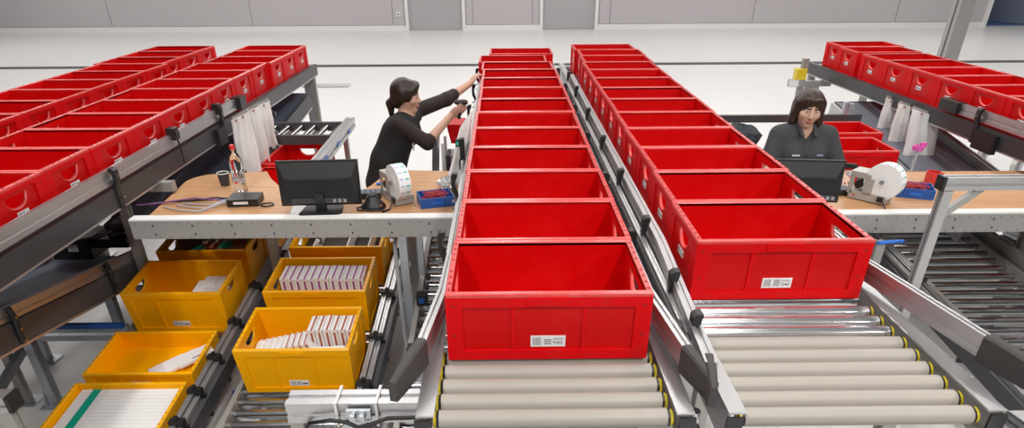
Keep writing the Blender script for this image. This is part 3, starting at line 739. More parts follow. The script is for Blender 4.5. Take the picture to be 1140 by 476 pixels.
# ------------------------------------------------------------------ packing tables
TZ = 1.115
def arc(cx, cy, r, a0, a1, n=6): return [(cx+r*math.cos(math.radians(a0+(a1-a0)*i/n)), cy+r*math.sin(math.radians(a0+(a1-a0)*i/n))) for i in range(n+1)]
def table(label, x0, x1, poly, legs, xs_slots):
    root = thing('packing_table', label, 'table', ((x0+x1)/2, 3.6, 0))
    MB().prism(poly, TZ-0.03, TZ).build('tabletop', 'wood', root)
    ap = MB().box(x0, x1, 3.27, 3.285, TZ-0.098, TZ+0.004).build('apron', 'alu_matte', root)
    MB().box(x0, x1, 3.27, 3.335, TZ+0.004, TZ+0.012).build('apron_ledge', 'white_paint', root)
    h = MB(); x = x0+0.03
    while x < x1-0.02:
        h.cyl((x, 3.2705, TZ-0.012), (x, 3.2685, TZ-0.012), 0.0028, 6); h.cyl((x, 3.2705, TZ-0.088), (x, 3.2685, TZ-0.088), 0.0028, 6); x += 0.056
    x = x0+0.12
    while x < x1-0.02:
        h.box(x-0.004, x+0.004, 3.2685, 3.2705, TZ-0.03, TZ-0.018); h.box(x+0.002, x+0.010, 3.2685, 3.2705, TZ-0.078, TZ-0.066); x += 0.21
    h.build('peg_holes', 'ink', ap, kind='stuff')
    for (lx, ly) in legs: post(root, lx, ly, 0, TZ-0.03, 0.05, 'alu_matte', 'leg')
    MB().box(x0+0.05, x1-0.05, 3.3, 3.35, TZ-0.09, TZ-0.03).build('under_rail', 'alu_matte', root)
    return root
W = lambda x, y: tuple(atz(x, y, TZ).xy)
cut = [W(440, 189), W(425, 197), W(412, 207), W(400, 213), W(345, 214), W(328, 213), W(311, 207), W(302, 199), W(297, 190.5)]
tL = table('wooden packing table with the water bottle on it and a perforated metal apron', -2.0, -0.27,
      [(-1.93, 3.285), (-0.27, 3.285), (-0.27, 4.13)] + cut + arc(-1.83, 3.96, 0.16, 90, 180) , [(-1.535, 3.97), (-0.62, 4.0)], None)
tR = table('wooden packing table with the red mug on it and a perforated metal apron', 1.45, 3.5,
      [(1.45, 3.285), (3.5, 3.285), (3.5, 4.05), (2.40, 4.05), (2.28, 3.98), (2.2, 3.86), (2.1, 3.8), (1.75, 3.8), (1.65, 3.9), (1.55, 4.05), (1.45, 4.05)], [(1.5, 3.36), (3.42, 3.36), (3.42, 3.95), (1.5, 3.9)], None)
# clips under apron left
for i, x in enumerate((-1.02, -0.62)):
    o = solid('cable_clip', MB().bar((x, 3.30, 1.03), (x+0.01, 3.29, 0.97), 0.02, 0.012).cyl((x, 3.285, 1.0), (x, 3.27, 1.0), 0.012, 10), 'steel', 'small steel clip screwed under the bottle table apron', 'clip', 'clips under the apron')
# vertical services under left table
t = thing('cable_duct', 'tall grey cable duct with black conduit standing behind the yellow crate lane', 'duct', (-0.56, 3.42, 0))
MB().profile((-0.585, 3.42, 0.02), (-0.585, 3.42, 1.03), slot_profile(0.045, 0.045), up=(0, 1, 0)).build('duct', 'galv', t)
MB().profile((-0.50, 3.50, 0.02), (-0.50, 3.50, 1.03), slot_profile(0.03, 0.03), up=(0, 1, 0)).build('duct', 'galv', t)
MB().tube([(-0.63, 3.40, 1.0), (-0.625, 3.38, 0.6), (-0.62, 3.36, 0.35), (-0.60, 3.30, 0.25), (-0.50, 3.25, 0.22)], 0.012, 8).build('hose', 'cable_grey', t, smooth=60)
MB().tube([(-0.60, 3.30, 0.27), (-0.58, 3.27, 0.20), (-0.53, 3.25, 0.18), (-0.45, 3.22, 0.19)], 0.010, 8).build('blue_hose', 'blue_bright', t, smooth=60)
t = thing('wire_tray', 'wire cable tray with blue hose lying along the floor under the conveyors', 'tray', (-0.9, 3.3, 0.0))
for k in range(4): MB().bar((-1.6, 3.0+0.05*k, 0.12), (0.1, 3.0+0.05*k, 0.12), 0.006, 0.006).build('wire', 'galv', t)
for k in range(9): MB().tube([(-1.5+0.19*k, 3.0, 0.17), (-1.5+0.19*k, 3.0, 0.12), (-1.5+0.19*k, 3.15, 0.12), (-1.5+0.19*k, 3.15, 0.17)], 0.004, 5).build('rib', 'galv', t)
MB().tube([(-1.6, 3.08, 0.14), (-0.8, 3.07, 0.135), (0.1, 3.09, 0.14)], 0.010, 8).build('blue_hose', 'blue_bright', t, smooth=60)
for x in (-1.5, 0.0): MB().box(x-0.02, x+0.02, 3.0, 3.15, 0, 0.118).build('stand', 'galv', t)

# ------------------------------------------------------------------ monitors, keyboards, small table things
def monitor(label, loc, rz, w=0.43, h=0.255):
    r = thing('computer_monitor', label, 'monitor', loc, rz, local=True)
    z0 = 0.035; tilt = Matrix.Translation((0, 0, z0)) @ Matrix.Rotation(-0.08, 4, 'X') @ Matrix.Translation((0, 0, -z0))
    b = MB(); hw = w/2
    b.hexa([(-hw, 0.0, z0), (hw, 0.0, z0), (hw, 0.022, z0), (-hw, 0.022, z0), (-hw, 0.0, z0+h), (hw, 0.0, z0+h), (hw, 0.022, z0+h), (-hw, 0.022, z0+h)])
    b.hexa([(-hw+0.015, -0.03, z0+0.02), (hw-0.015, -0.03, z0+0.02), (hw-0.004, 0.0, z0+0.005), (-hw+0.004, 0.0, z0+0.005),
            (-hw+0.04, -0.022, z0+h*0.62), (hw-0.04, -0.022, z0+h*0.62), (hw-0.004, 0.0, z0+h-0.01), (-hw+0.004, 0.0, z0+h-0.01)])
    b.xf(tilt).build('housing', 'black_plastic', r)
    MB().box(-0.14, 0.14, -0.0285, -0.0255, z0+h*0.60, z0+h*0.60+0.003).box(-0.15, 0.13, -0.036, -0.028, z0+0.018, z0+0.045).xf(tilt).build('seam', 'foam_dark', r)
    MB().box(-hw+0.012, hw-0.012, 0.022, 0.0235, z0+0.014, z0+h-0.012).xf(tilt).build('screen', 'ink', r)
    pk = MB()
    for k in range(3): pk.box(0.07+0.028*k, 0.086+0.028*k, -0.0375, -0.0355, z0+0.022, z0+0.04)
    pk.xf(tilt).build('ports', 'ink_grey', r)
    MB().hexa([(-0.028, -0.035, 0.012), (0.028, -0.035, 0.012), (0.028, 0.0, 0.012), (-0.028, 0.0, 0.012), (-0.022, -0.05, 0.11), (0.022, -0.05, 0.11), (0.022, -0.018, 0.11), (-0.022, -0.018, 0.11)]).build('neck', 'black_plastic', r)
    MB().prism([(-0.115, -0.08), (-0.10, -0.095), (0.10, -0.095), (0.115, -0.08), (0.10, 0.07), (0.07, 0.09), (-0.07, 0.09), (-0.10, 0.07)], 0.0, 0.014).build('base', 'black_plastic', r)
    return r
monitor('black computer monitor seen from behind beside the barcode cradle', (-1.005, 3.41, TZ), math.radians(3), 0.43, 0.24)
monitor('black computer monitor standing before the woman in grey', (1.635, 3.40, TZ), math.radians(-6), 0.355, 0.225)
def keyboard(label, loc, rz, w=0.15, d=0.12, rows=5, cols=5, m='black_plastic'):
    r = thing('keyboard', label, 'keyboard', loc, rz, local=True)
    MB().hexa([(-w/2, -d/2, 0), (w/2, -d/2, 0), (w/2, d/2, 0), (-w/2, d/2, 0), (-w/2, -d/2, 0.03), (w/2, -d/2, 0.03), (w/2, d/2, 0.016), (-w/2, d/2, 0.016)]).build('base', m, r)
    for i in range(cols):
        for k in range(rows):
            x = -w/2+w*(i+0.5)/cols; y = -d/2+d*(k+0.5)/rows; z = 0.03-0.014*(k+0.5)/rows
            MB().box(x-w/cols*0.4, x+w/cols*0.4, y-d/rows*0.4, y+d/rows*0.4, z-0.002, z+0.006).build('key', 'key_blue', r)
    return r
keyboard('dark numeric keyboard end showing beside the black monitor', (-0.80, 3.66, TZ), 0.1)
keyboard('black keyboard lying beside the monitor of the woman in grey', (1.93, 3.66, TZ), -0.1, 0.17, 0.13)
# paper sheets
o = solid('paper_sheet', MB().prism([W(323, 238), W(327, 228), W(352, 228), W(348, 238)], TZ+0.0005, TZ+0.002), 'paper', 'white paper sheet under the monitor beside the water bottle', 'paper')
# bottle
p = atz(269, 212, TZ)
b = thing('water_bottle', 'clear plastic water bottle with a red cap on the table', 'bottle', (p.x, p.y, TZ), local=True)
MB().lathe([(0.0, 0.0), (0.034, 0.0), (0.037, 0.008), (0.035, 0.03), (0.037, 0.05), (0.035, 0.07), (0.037, 0.09), (0.036, 0.13), (0.037, 0.16), (0.034, 0.19), (0.022, 0.225), (0.013, 0.24), (0.013, 0.255)], n=20).build('bottle_body', 'clear', b, smooth=60)
MB().lathe([(0.0, 0.002), (0.033, 0.003), (0.033, 0.12), (0.0, 0.12)], n=16).build('water', 'clear', b, smooth=60)
MB().lathe([(0.0145, 0.245), (0.0145, 0.268), (0.012, 0.272), (0.0, 0.272)], n=16).build('cap', 'red_rim', b, smooth=40)
lb = MB().lathe([(0.0372, 0.055), (0.0376, 0.055), (0.0376, 0.085), (0.0372, 0.085), (0.0372, 0.055)], n=20).build('band_label', 'film', b)
MB().cyl((-0.005, -0.030, 0.06), (-0.005, -0.0385, 0.06), 0.008, 10).build('logo', 'red_rim', b)
# cup
p = atz(251, 206, TZ)
b = thing('paper_cup', 'small dark brown paper cup with a white rim', 'cup', (p.x, p.y, TZ), local=True)
MB().lathe([(0.0, 0.0), (0.025, 0.0), (0.034, 0.075), (0.031, 0.075), (0.023, 0.006), (0.0, 0.006)], n=20).build('cup_wall', 'foam_dark', b, smooth=40)
MB().lathe([(0.033, 0.073), (0.036, 0.076), (0.034, 0.080), (0.031, 0.077), (0.033, 0.073)], n=20).build('rim', 'paper', b, smooth=60)
# black network box + cables
p = atz(270, 231, TZ)
b = thing('network_box', 'flat black electronics box with cables and a white sticker', 'electronics', (p.x, p.y+0.02, TZ), 0.08, local=True)
MB().box(-0.085, 0.085, -0.01, 0.12, 0.004, 0.042).build('case', 'black_plastic', b)
MB().box(-0.05, 0.03, -0.0115, -0.01, 0.016, 0.03).build('sticker', 'paper', b)
MB().box(-0.088, -0.085, 0.01, 0.10, 0.010, 0.034).build('port_strip', 'galv', b)
for k, (m, y, bend) in enumerate((('cable_black', 0.09, 0.06), ('cable_grey', 0.07, -0.06), ('cable_grey', 0.05, -0.10), ('cable_violet', 0.06, 0.03), ('cable_grey', 0.03, -0.13), ('cable_black', 0.08, 0.02))):
    L = 0.20+0.07*k if m != 'cable_grey' else 0.13+0.03*k
    pts = [(-0.088, y, 0.022), (-0.13, y+bend*0.2, 0.018), (-0.088-L*0.5, y+bend*0.9, 0.010+(0.02 if m == 'cable_violet' else 0)), (-0.088-L, y+bend*0.6, 0.008), (-0.088-L-0.1, y+bend*0.1, 0.008)]
    MB().tube(pts, 0.0045, 6).build('cable', m, b, smooth=60)
MB().tube([(0.09, 0.0, 0.006)]+[(0.13+0.035*math.cos(a/10*2*math.pi), 0.0+0.03*math.sin(a/10*2*math.pi), 0.006) for a in range(5, 16)], 0.004, 6).build('cable', 'cable_black', b, smooth=60)
# scanner cradle
p = atz(416, 231, TZ)
b = thing('scanner_cradle', 'black handheld scanner cradle standing beside the label dispenser', 'cradle', (p.x, p.y, TZ), 0.0, local=True)
MB().lathe([(0.0, 0.0), (0.058, 0.0), (0.060, 0.012), (0.050, 0.028), (0.038, 0.040), (0.032, 0.060), (0.026, 0.068), (0.0, 0.064)], n=20).xf(Matrix.Scale(1.15, 4, (1, 0, 0))).build('cradle_body', 'black_plastic', b, smooth=50)
MB().lathe([(0.020, 0.065), (0.024, 0.078), (0.018, 0.082), (0.0, 0.074)], n=14).build('socket', 'rubber', b, smooth=50)
MB().cyl((0.048, -0.035, 0.020), (0.051, -0.039, 0.026), 0.006, 8).build('lamp', 'brownred', b)
MB().tube([(-0.05, 0.0, 0.008), (-0.09, -0.02, 0.006), (-0.08, -0.055, 0.006), (0.0, -0.065, 0.006), (0.08, -0.06, 0.006)], 0.0045, 6).build('cable', 'cable_black', b, smooth=60)
# label dispenser with roll
def dispenser(label, loc, rz):
    r = thing('label_dispenser', label, 'dispenser', loc, rz, local=True)
    MB().box(-0.10, 0.10, -0.055, 0.055, 0.006, 0.05).build('base_box', 'disp_grey', r)
    for y in (-0.055, 0.049):
        mb = MB()
        mb.hexa([(-0.11, y, 0.03), (-0.085, y, 0.03), (-0.085, y+0.006, 0.03), (-0.11, y+0.006, 0.03), (-0.11, y, 0.135), (-0.085, y, 0.135), (-0.085, y+0.006, 0.135), (-0.11, y+0.006, 0.135)])
        mb.box(-0.11, 0.0, y, y+0.006, 0.125, 0.150); mb.box(-0.03, 0.02, y, y+0.006, 0.04, 0.13)
        mb.build('side_plate', 'disp_grey', r)
    MB().box(-0.112, -0.02, -0.055, 0.055, 0.150, 0.156).build('top_plate', 'disp_grey', r)
    MB().cyl((-0.06, -0.05, 0.085), (-0.06, 0.05, 0.085), 0.022, 16).build('feed_roller', 'black_plastic', r, smooth=40)
    MB().box(0.0, 0.012, -0.02, 0.02, 0.04, 0.15).build('roll_arm', 'disp_grey', r)
    # roll, axis towards -y
    R = 0.098
    cx, cz = 0.06, 0.125
    ro = MB().cyl((cx, -0.05, cz), (cx, 0.02, cz), R, 40).build('label_roll', 'paper', r, smooth=40)
    MB().cyl((cx, -0.052, cz), (cx, -0.05, cz), 0.038, 20).build('core', 'white_plastic', ro, smooth=40)
    MB().cyl((cx, -0.064, cz), (cx, -0.052, cz), 0.012, 12).build('hub', 'steel', ro, smooth=40)
    for k in range(16):
        a = 2*math.pi*k/16
        for (y0, y1, m) in ((-0.042, -0.022, 'lilac'), (-0.010, 0.012, 'teal')):
            M = Matrix.Translation((cx, 0, cz)) @ Matrix.Rotation(a, 4, 'Y')
            MB().box(R-0.001, R+0.0008, y0, y1, -0.004, 0.004).xf(M).build('print_mark', m, ro)
    MB().cyl((-0.07, -0.0555, 0.025), (-0.07, -0.057, 0.025), 0.006, 10).build('power_lamp', 'red_rim', r)
    MB().tube([(0.08, -0.056, 0.03), (0.10, -0.08, 0.025), (0.13, -0.11, 0.006), (0.15, -0.16, 0.006)], 0.0045, 6).build('cable', 'cable_black', r, smooth=60)
    MB().box(0.06, 0.09, -0.068, -0.055, 0.02, 0.045).build('plug', 'black_plastic', r)
    return r
p = atz(440, 226, TZ)
dispenser('grey label dispenser with a large roll beside the barcode cradle', (p.x+0.01, p.y+0.055, TZ), math.radians(-58))
p = atz(968, 224, TZ)
dispenser('grey label dispenser with a large roll beside the red mug', (p.x+0.01, p.y+0.03, TZ), math.radians(-48))
# blue trays
def tray(label, loc, rz, w=0.19, d=0.15, h=0.055):
    r = thing('blue_tray', label, 'tray', loc, rz, local=True); t = 0.006
    MB().box(-w/2, w/2, -d/2, d/2, 0, t).box(-w/2, w/2, -d/2, -d/2+t, t, h).box(-w/2, w/2, d/2-t, d/2, t, h).box(-w/2, -w/2+t, -d/2+t, d/2-t, t, h).box(w/2-t, w/2, -d/2+t, d/2-t, t, h).build('tray_body', 'blue_plastic', r)
    MB().box(-0.03, 0.03, -d/2-0.003, -d/2, h*0.35, h*0.6).build('grip', 'blue_bright', r)
    return r
def bands(tr, label):
    mb = MB(); rnd = random.Random(3)
    for k in range(90):
        cx = rnd.uniform(-0.06, 0.06); cy = rnd.uniform(-0.045, 0.045); z = rnd.uniform(0.015, 0.066); a = rnd.uniform(0, 3.14); t = rnd.uniform(-0.5, 0.5); rr = rnd.uniform(0.008, 0.016)
        M = Matrix.Translation((cx, cy, z)) @ Matrix.Rotation(a, 4, 'Z') @ Matrix.Rotation(t, 4, 'X') @ Matrix.Scale(1.6, 4, (1, 0, 0))
        pts = [M @ Vector((rr*math.cos(2*math.pi*i/8), rr*math.sin(2*math.pi*i/8), 0)) for i in range(9)]
        mb.tube(pts, 0.0018, 4)
    o = mb.build('red_bands', 'band_red', off=(0, 0, 0)); o.matrix_world = Matrix.Translation(tr.location) @ Matrix.Rotation(tr.rotation_euler.z, 4, 'Z')
    tag(o, label, 'bands'); o['kind'] = 'stuff'
p = atz(484, 230, TZ)
t1 = tray('blue plastic tray of red rubber bands beside a crumpled clear bag', (p.x, p.y+0.06, TZ), 0.28); bands(t1, 'tangle of red rubber bands in the tray by the crumpled bag')
p = atz(1023, 221, TZ)
t2 = tray('blue plastic tray of red rubber bands before the red mug', (p.x, p.y+0.07, TZ), -0.35); bands(t2, 'tangle of red rubber bands in the tray before the red mug')
# crumpled film bag
p = atz(501, 207, TZ)
mb = MB(); rnd = random.Random(5); n, m = 14, 9
prof = [(math.sin(math.pi*i/m), -math.cos(math.pi*i/m)) for i in range(m+1)]
mb.lathe(prof, n=n); mb.V = [(p.x-0.015+x*0.055*(1+rnd.uniform(-.25, .25)), p.y-0.02+y*0.075*(1+rnd.uniform(-.25, .25)), TZ+0.03+max(-0.029, z*0.032*(1+rnd.uniform(-.4, .4)))) for x, y, z in mb.V]
solid('plastic_film_bag', mb, 'film', 'crumpled clear plastic bag lying beside the blue tray', 'bag')
p = atz(422, 206, TZ)
solid('blue_marker', MB().cyl((p.x-0.015, p.y, TZ+0.008), (p.x+0.018, p.y+0.008, TZ+0.008), 0.008, 10).cyl((p.x+0.018, p.y+0.008, TZ+0.008), (p.x+0.028, p.y+0.0105, TZ+0.008), 0.005, 10), 'blue_bright', 'short bright blue marker on the table behind the dispenser', 'marker', smooth=40)
# mug, red things right
p = atz(1036, 204, TZ)
b = thing('coffee_mug', 'red mug standing behind the blue tray of rubber bands', 'mug', (p.x, p.y, TZ), local=True)
MB().lathe([(0.0, 0.0), (0.038, 0.0), (0.041, 0.006), (0.041, 0.072), (0.037, 0.072), (0.037, 0.008), (0.0, 0.008)], n=24).build('mug_body', 'red_rim', b, smooth=40)
MB().tube([(0.04, 0, 0.06), (0.062, 0, 0.056), (0.066, 0, 0.036), (0.058, 0, 0.018), (0.04, 0, 0.014)], 0.006, 8).build('handle', 'red_rim', b, smooth=60)
p = atz(933, 195, TZ)
o = solid('red_tape_piece', MB().cyl((p.x-0.02, p.y, TZ+0.012), (p.x+0.015, p.y+0.01, TZ+0.012), 0.012, 12), 'red_rim', 'small red tape piece near the keyboard of the woman in grey', 'tape', smooth=40)
p = atz(945, 187, TZ)
solid('stapler', MB().box(p.x-0.06, p.x+0.05, p.y-0.02, p.y+0.02, TZ, TZ+0.012).hexa([(p.x-0.06, p.y-0.015, TZ+0.016), (p.x+0.05, p.y-0.015, TZ+0.014), (p.x+0.05, p.y+0.015, TZ+0.014), (p.x-0.06, p.y+0.015, TZ+0.016), (p.x-0.055, p.y-0.012, TZ+0.036), (p.x+0.045, p.y-0.012, TZ+0.026), (p.x+0.045, p.y+0.012, TZ+0.026), (p.x-0.055, p.y+0.012, TZ+0.036)]).box(p.x+0.03, p.x+0.05, p.y-0.012, p.y+0.012, TZ+0.010, TZ+0.018), 'black_plastic', 'black stapler on the table behind the dispenser near the red mug', 'stapler')

# ------------------------------------------------------------------ hanging bag bundles
def bag_quad(label, Y, px, seed, group, th=0.045, hook=True, lean=0.0):
    """pack of thin white bags hanging from a hook plate; px = top-left, top-right, bottom-right, bottom-left seen in the photograph"""
    rnd = random.Random(seed); n, m = 20, 18; vs = []; fs = []; ph = rnd.uniform(0, 6)
    tl, tr, br, bl = [aty(x, y, Y) for x, y in px]
    jag = [rnd.uniform(-0.5, 1.0)*0.022 for _ in range(n+1)]
    for side in (0, 1):
        for jn in range(m+1):
            v = jn/m
            for i in range(n+1):
                u = i/n
                q = (tl*(1-u)+tr*u)*(1-v) + (bl*(1-u)+br*u)*v
                t = th*(0.25+0.75*min(1, v*2.2))*(max(0, 1-(2*u-1)**6))**0.5*(1-0.55*max(0, v-0.75)/0.25)
                fold = 0.009*math.sin(u*7+ph+1.6*v)*min(1, 0.3+v) + 0.002*math.sin(u*21+2*ph+3*v)
                q = q + Vector((0.006*math.sin(v*9+ph+u*3)*v, 0, -(jag[i] if jn == m else 0)))
                vs.append((q.x, q.y + lean*v + fold + (t/2 if side else -t/2), q.z))
    K = (n+1)*(m+1)
    for jn in range(m):
        for i in range(n):
            a0 = jn*(n+1)+i; q = (a0, a0+n+1, a0+n+2, a0+1)
            fs.append(q); fs.append(tuple(K+t for t in reversed(q)))
    bd = list(range(n+1)) + [jn*(n+1)+n for jn in range(1, m+1)] + [m*(n+1)+i for i in range(n-1, -1, -1)] + [jn*(n+1) for jn in range(m-1, 0, -1)]
    for a0, b0 in zip(bd, bd[1:]+bd[:1]): fs.append((a0, b0, K+b0, K+a0))
    top = (tl+tr)/2
    r = thing('bag_bundle', label, 'bags', (top.x, top.y, top.z), 0, group)
    MB().add(vs, fs).build('bags', 'bag_white', r, smooth=75)
    if hook:
        MB().bar(tl+Vector((0.01, 0.02, 0.0)), tr+Vector((-0.01, 0.02, 0.0)), 0.012, 0.035).build('hook_plate', 'disp_grey', r)
        for u in (0.3, 0.7):
            q = tl*(1-u)+tr*u; MB().cyl(q+Vector((0, -0.03, -0.012)), q+Vector((0, 0.02, -0.012)), 0.005, 8).build('hook_pin', 'brownred', r)
    return r
gl = 'white bags on the bottle table conveyor'; gr = 'white bags on the conveyor behind the woman in grey'
bag_quad('long bundle of thin white bags hanging right above the water bottle', 4.62, [(257, 134), (277, 124), (296, 207), (264, 180)], 1, gl)
bag_quad('middle bundle of white bags hanging between its neighbours above the bottle table', 4.86, [(270, 126), (288, 118), (302, 181), (282, 186)], 2, gl)
bag_quad('short bundle of white bags hanging next to the short cross roller conveyor', 5.08, [(281, 120), (300, 112), (309, 160), (291, 170)], 4, gl)
bag_quad('narrow white bag bundle hanging closest to the post behind the woman in grey', 5.60, [(987, 109), (1002, 114), (990, 161), (971, 154)], 7, gr, 0.04)
bag_quad('middle white bag bundle behind the woman in grey', 5.32, [(1001, 115), (1019, 120), (1006, 184), (983, 172)], 8, gr)
bag_quad('thick white bag bundle with a pink tape holder in front of it', 5.06, [(1016, 121), (1046, 131), (1037, 188), (1002, 182)], 9, gr, 0.07)
p = aty(1023, 162, 4.55)
b = thing('tape_holder', 'bright pink tape holder on a clear stand before the hanging bags', 'tape', (p.x, 4.55, p.z-0.03), local=True)
MB().lathe([(0.022, 0.0), (0.036, 0.0), (0.036, 0.03), (0.022, 0.03), (0.022, 0.0)], n=20).build('tape_ring', 'pink', b, smooth=40)
MB().box(0.01, 0.05, -0.01, 0.01, 0.02, 0.05).build('cutter', 'pink', b)
MB().cyl((0, 0, -(p.z-0.03-0.89)), (0, 0, 0), 0.012, 10).build('stand', 'film', b)
bag_quad('long white bag bundle hanging beside the scanner hand at the crate row', 3.86, [(512, 142), (526, 122), (517, 213), (494, 213)], 12, None, 0.05, hook=False)
q = aty(519, 150, 3.95)
o = solid('photo_sensor', MB().box(-0.262, -0.235, 3.73, 3.77, 1.30, 1.42).box(-0.285, -0.262, 3.735, 3.765, 1.375, 1.415).box(-0.27, -0.262, 3.74, 3.76, 1.24, 1.30), 'black_plastic', 'black photo sensor on the guide rail beside the long white bags', 'sensor')
MB().box(-0.281, -0.267, 3.732, 3.735, 1.385, 1.405).build('display', 'teal', o)

# ------------------------------------------------------------------ things behind the tables
# cross roller section behind left table
r = thing('cross_conveyor', 'short steel cross conveyor with open rollers behind the hanging bags', 'conveyor', (-1.6, 5.3, 0))
for y in (5.18, 5.62): MB().box(-2.0, -1.33, y-0.02, y+0.02, 1.03, 1.10).build('side_beam', 'dark_beam', r)
me = MB().cyl((0, -0.20, 0), (0, 0.20, 0), 0.022, 14).mesh('roller', 'steel', 40)
for k in range(6): inst('roller', me, r, (-1.93+0.108*k+1.6, 5.40-5.3, 1.068))
MB().profile((-1.31, 4.35, 1.06), (-1.31, 5.66, 1.09), slot_profile(0.07, 0.08)).build('end_rail', 'alu', r)
for y in (4.6, 5.0, 5.4): MB().box(-1.272, -1.270, y-0.04, y+0.04, 1.06, 1.09).build('sticker', 'blue_bright', r)
for (x, y) in ((-1.95, 5.6), (-1.36, 5.6), (-1.36, 4.86), (-1.95, 5.2)): post(r, x, y, 0, 1.03, 0.04, 'galv', 'leg')
MB().box(-1.98, -1.33, 4.1, 5.16, 0.74, 0.762).build('shelf', 'galv', r)
o = solid('photo_sensor', MB().box(-1.99, -1.95, 5.60, 5.64, 1.10, 1.20).box(-1.96, -1.92, 5.59, 5.63, 1.15, 1.19), 'black_plastic', 'black photo sensor on the beam of the cross conveyor', 'sensor')
def red_low(x, y, z, label, group, rz=0):
    o = copy_tree(red); put(o, (x, y, z), rz, label, group); return o
red_low(-1.60, 5.02, 0.785, 'red crate on the shelf below the cross conveyor, farther from the table', 'red crates below the cross conveyor', math.pi/2)
red_low(-1.575, 4.41, 0.765, 'red crate on the shelf below the cross conveyor, close to the table', 'red crates below the cross conveyor', math.pi/2)
# behind right table
r = thing('shelf_rack', 'low steel rack with dark rail holding red crates behind the woman in grey', 'rack', (2.6, 5.0, 0))
MB().box(1.7, 3.05, 5.66, 5.70, 1.06, 1.12).build('back_beam', 'dark_beam', r)
MB().box(2.2, 3.02, 4.15, 5.62, 0.84, 0.86).build('shelf', 'galv', r)
for (x, y) in ((1.75, 5.66), (3.0, 5.66), (2.48, 4.3), (2.25, 4.3)): post(r, x, y, 0, 1.06 if y > 5 else 0.84, 0.04, 'galv', 'leg')
MB().profile((1.72, 4.4, 1.06), (1.72, 5.66, 1.09), slot_profile(0.06, 0.07)).build('end_rail', 'alu', r)
for i, (x, y) in enumerate(((2.70, 5.38), (2.55, 4.85))):
    red_low(x, y, 0.862, ('red crate on the low rack against its dark back beam', 'red crate on the low rack closest to the label dispenser')[i], 'red crates on the low rack')
o = solid('photo_sensor', MB().box(2.88, 2.92, 5.66, 5.70, 1.12, 1.22).box(2.91, 2.96, 5.65, 5.69, 1.16, 1.21), 'galv', 'metal photo sensor on the dark beam of the low rack', 'sensor')
mb = MB(); rnd = random.Random(11); mb.ellipsoid((0, 0, 0), (1, 1, 1), 18, 12)
mb.V = [(1.80+x*0.13*(1+rnd.uniform(-.2, .2)), 5.0+y*0.2*(1+rnd.uniform(-.2, .2)), 1.12+z*0.07*(1+rnd.uniform(-.3, .3))) for x, y, z in mb.V]
solid('folded_jacket', mb, 'denim', 'crumpled dark grey jacket lying behind the woman in grey', 'jacket', smooth=60)
MB()
# small stand behind the woman in black
r = thing('paper_rack', 'slim white rack with folders and a red top box standing by the centre row', 'rack', (-0.40, 5.3, 0))
for (x, y) in ((-0.50, 5.2), (-0.32, 5.2), (-0.50, 5.45), (-0.32, 5.45)): MB().box(x-0.012, x+0.012, y-0.012, y+0.012, 0, 1.02).build('upright', 'white_paint', r)
for z in (0.55, 0.74): MB().box(-0.50, -0.32, 5.2, 5.45, z, z+0.012).build('shelf', 'white_paint', r)
for k in range(4): MB().box(-0.48+0.035*k, -0.45+0.035*k, 5.21, 5.42, 0.752, 0.92).build('folder', 'ink_grey' if k % 2 else 'foam_dark', r)
MB().hexa([(-0.43, 5.2, 1.02), (-0.33, 5.2, 1.02), (-0.33, 5.4, 1.02), (-0.43, 5.4, 1.02), (-0.46, 5.18, 1.17), (-0.32, 5.18, 1.17), (-0.32, 5.42, 1.17), (-0.46, 5.42, 1.17)]).build('red_box', 'red', r)
MB().bar((-0.62, 5.1, 0.0), (-0.55, 5.25, 1.1), 0.05, 0.03).build('strut', 'galv', r)
# casters of a trolley on the right
for k, (px, py) in enumerate(((1092, 178), (1128, 194))):
    q = atz(px, py, 0)
    b = thing('caster_wheel', 'grey caster wheel on the hall floor under the conveyor behind the woman in grey', 'wheel', (q.x, q.y, 0), 0.5, 'caster wheels on the floor', local=True)
    MB().cyl((0, -0.025, 0.10), (0, 0.025, 0.10), 0.10, 24).build('tyre', 'disp_grey', b, smooth=40)
    MB().cyl((0, -0.03, 0.10), (0, 0.03, 0.10), 0.035, 16).build('hub', 'steel', b, smooth=40)
    MB().box(-0.03, 0.03, -0.045, -0.033, 0.06, 0.24).box(-0.03, 0.03, 0.033, 0.045, 0.06, 0.24).box(-0.06, 0.06, -0.05, 0.05, 0.24, 0.26).build('fork', 'galv', b)

# ------------------------------------------------------------------ aluminium frames in front
r = thing('profile_frame', 'aluminium profile frame with black cable and white zip ties in front of the yellow crates', 'frame', (-0.55, 2.0, 0))
MB().profile((-0.83, 1.985, 0.855), (-0.20, 1.985, 0.855), slot_profile(0.09, 0.09)).build('beam', 'alu', r)
MB().profile((-0.81, 1.99, 0.0), (-0.81, 1.99, 0.82), slot_profile(0.05, 0.05), up=(0, 1, 0)).build('leg', 'alu_matte', r)
MB().profile((-0.28, 1.99, 0.0), (-0.28, 1.99, 0.82), slot_profile(0.05, 0.05), up=(0, 1, 0)).build('leg', 'alu_matte', r)
MB().hexa([(-0.60, 1.925, 0.835), (-0.52, 1.925, 0.835), (-0.52, 1.94, 0.835), (-0.60, 1.94, 0.835), (-0.83, 1.925, 0.55), (-0.75, 1.925, 0.55), (-0.75, 1.94, 0.55), (-0.83, 1.94, 0.55)]).build('gusset', 'galv', r)
MB().box(-0.60, -0.51, 1.915, 1.93, 0.84, 0.885).build('joint_plate', 'galv', r)
for x in (-0.575, -0.54): MB().cyl((x, 1.916, 0.862), (x, 1.895, 0.862), 0.014, 6).build('bolt', 'steel', r)
for x in (-0.64, -0.49, -0.30): MB().box(x-0.005, x+0.005, 1.93, 2.05, 0.892, 0.906).box(x-0.005, x+0.005, 1.928, 1.933, 0.80, 0.906).build('zip_tie', 'white_plastic', r)
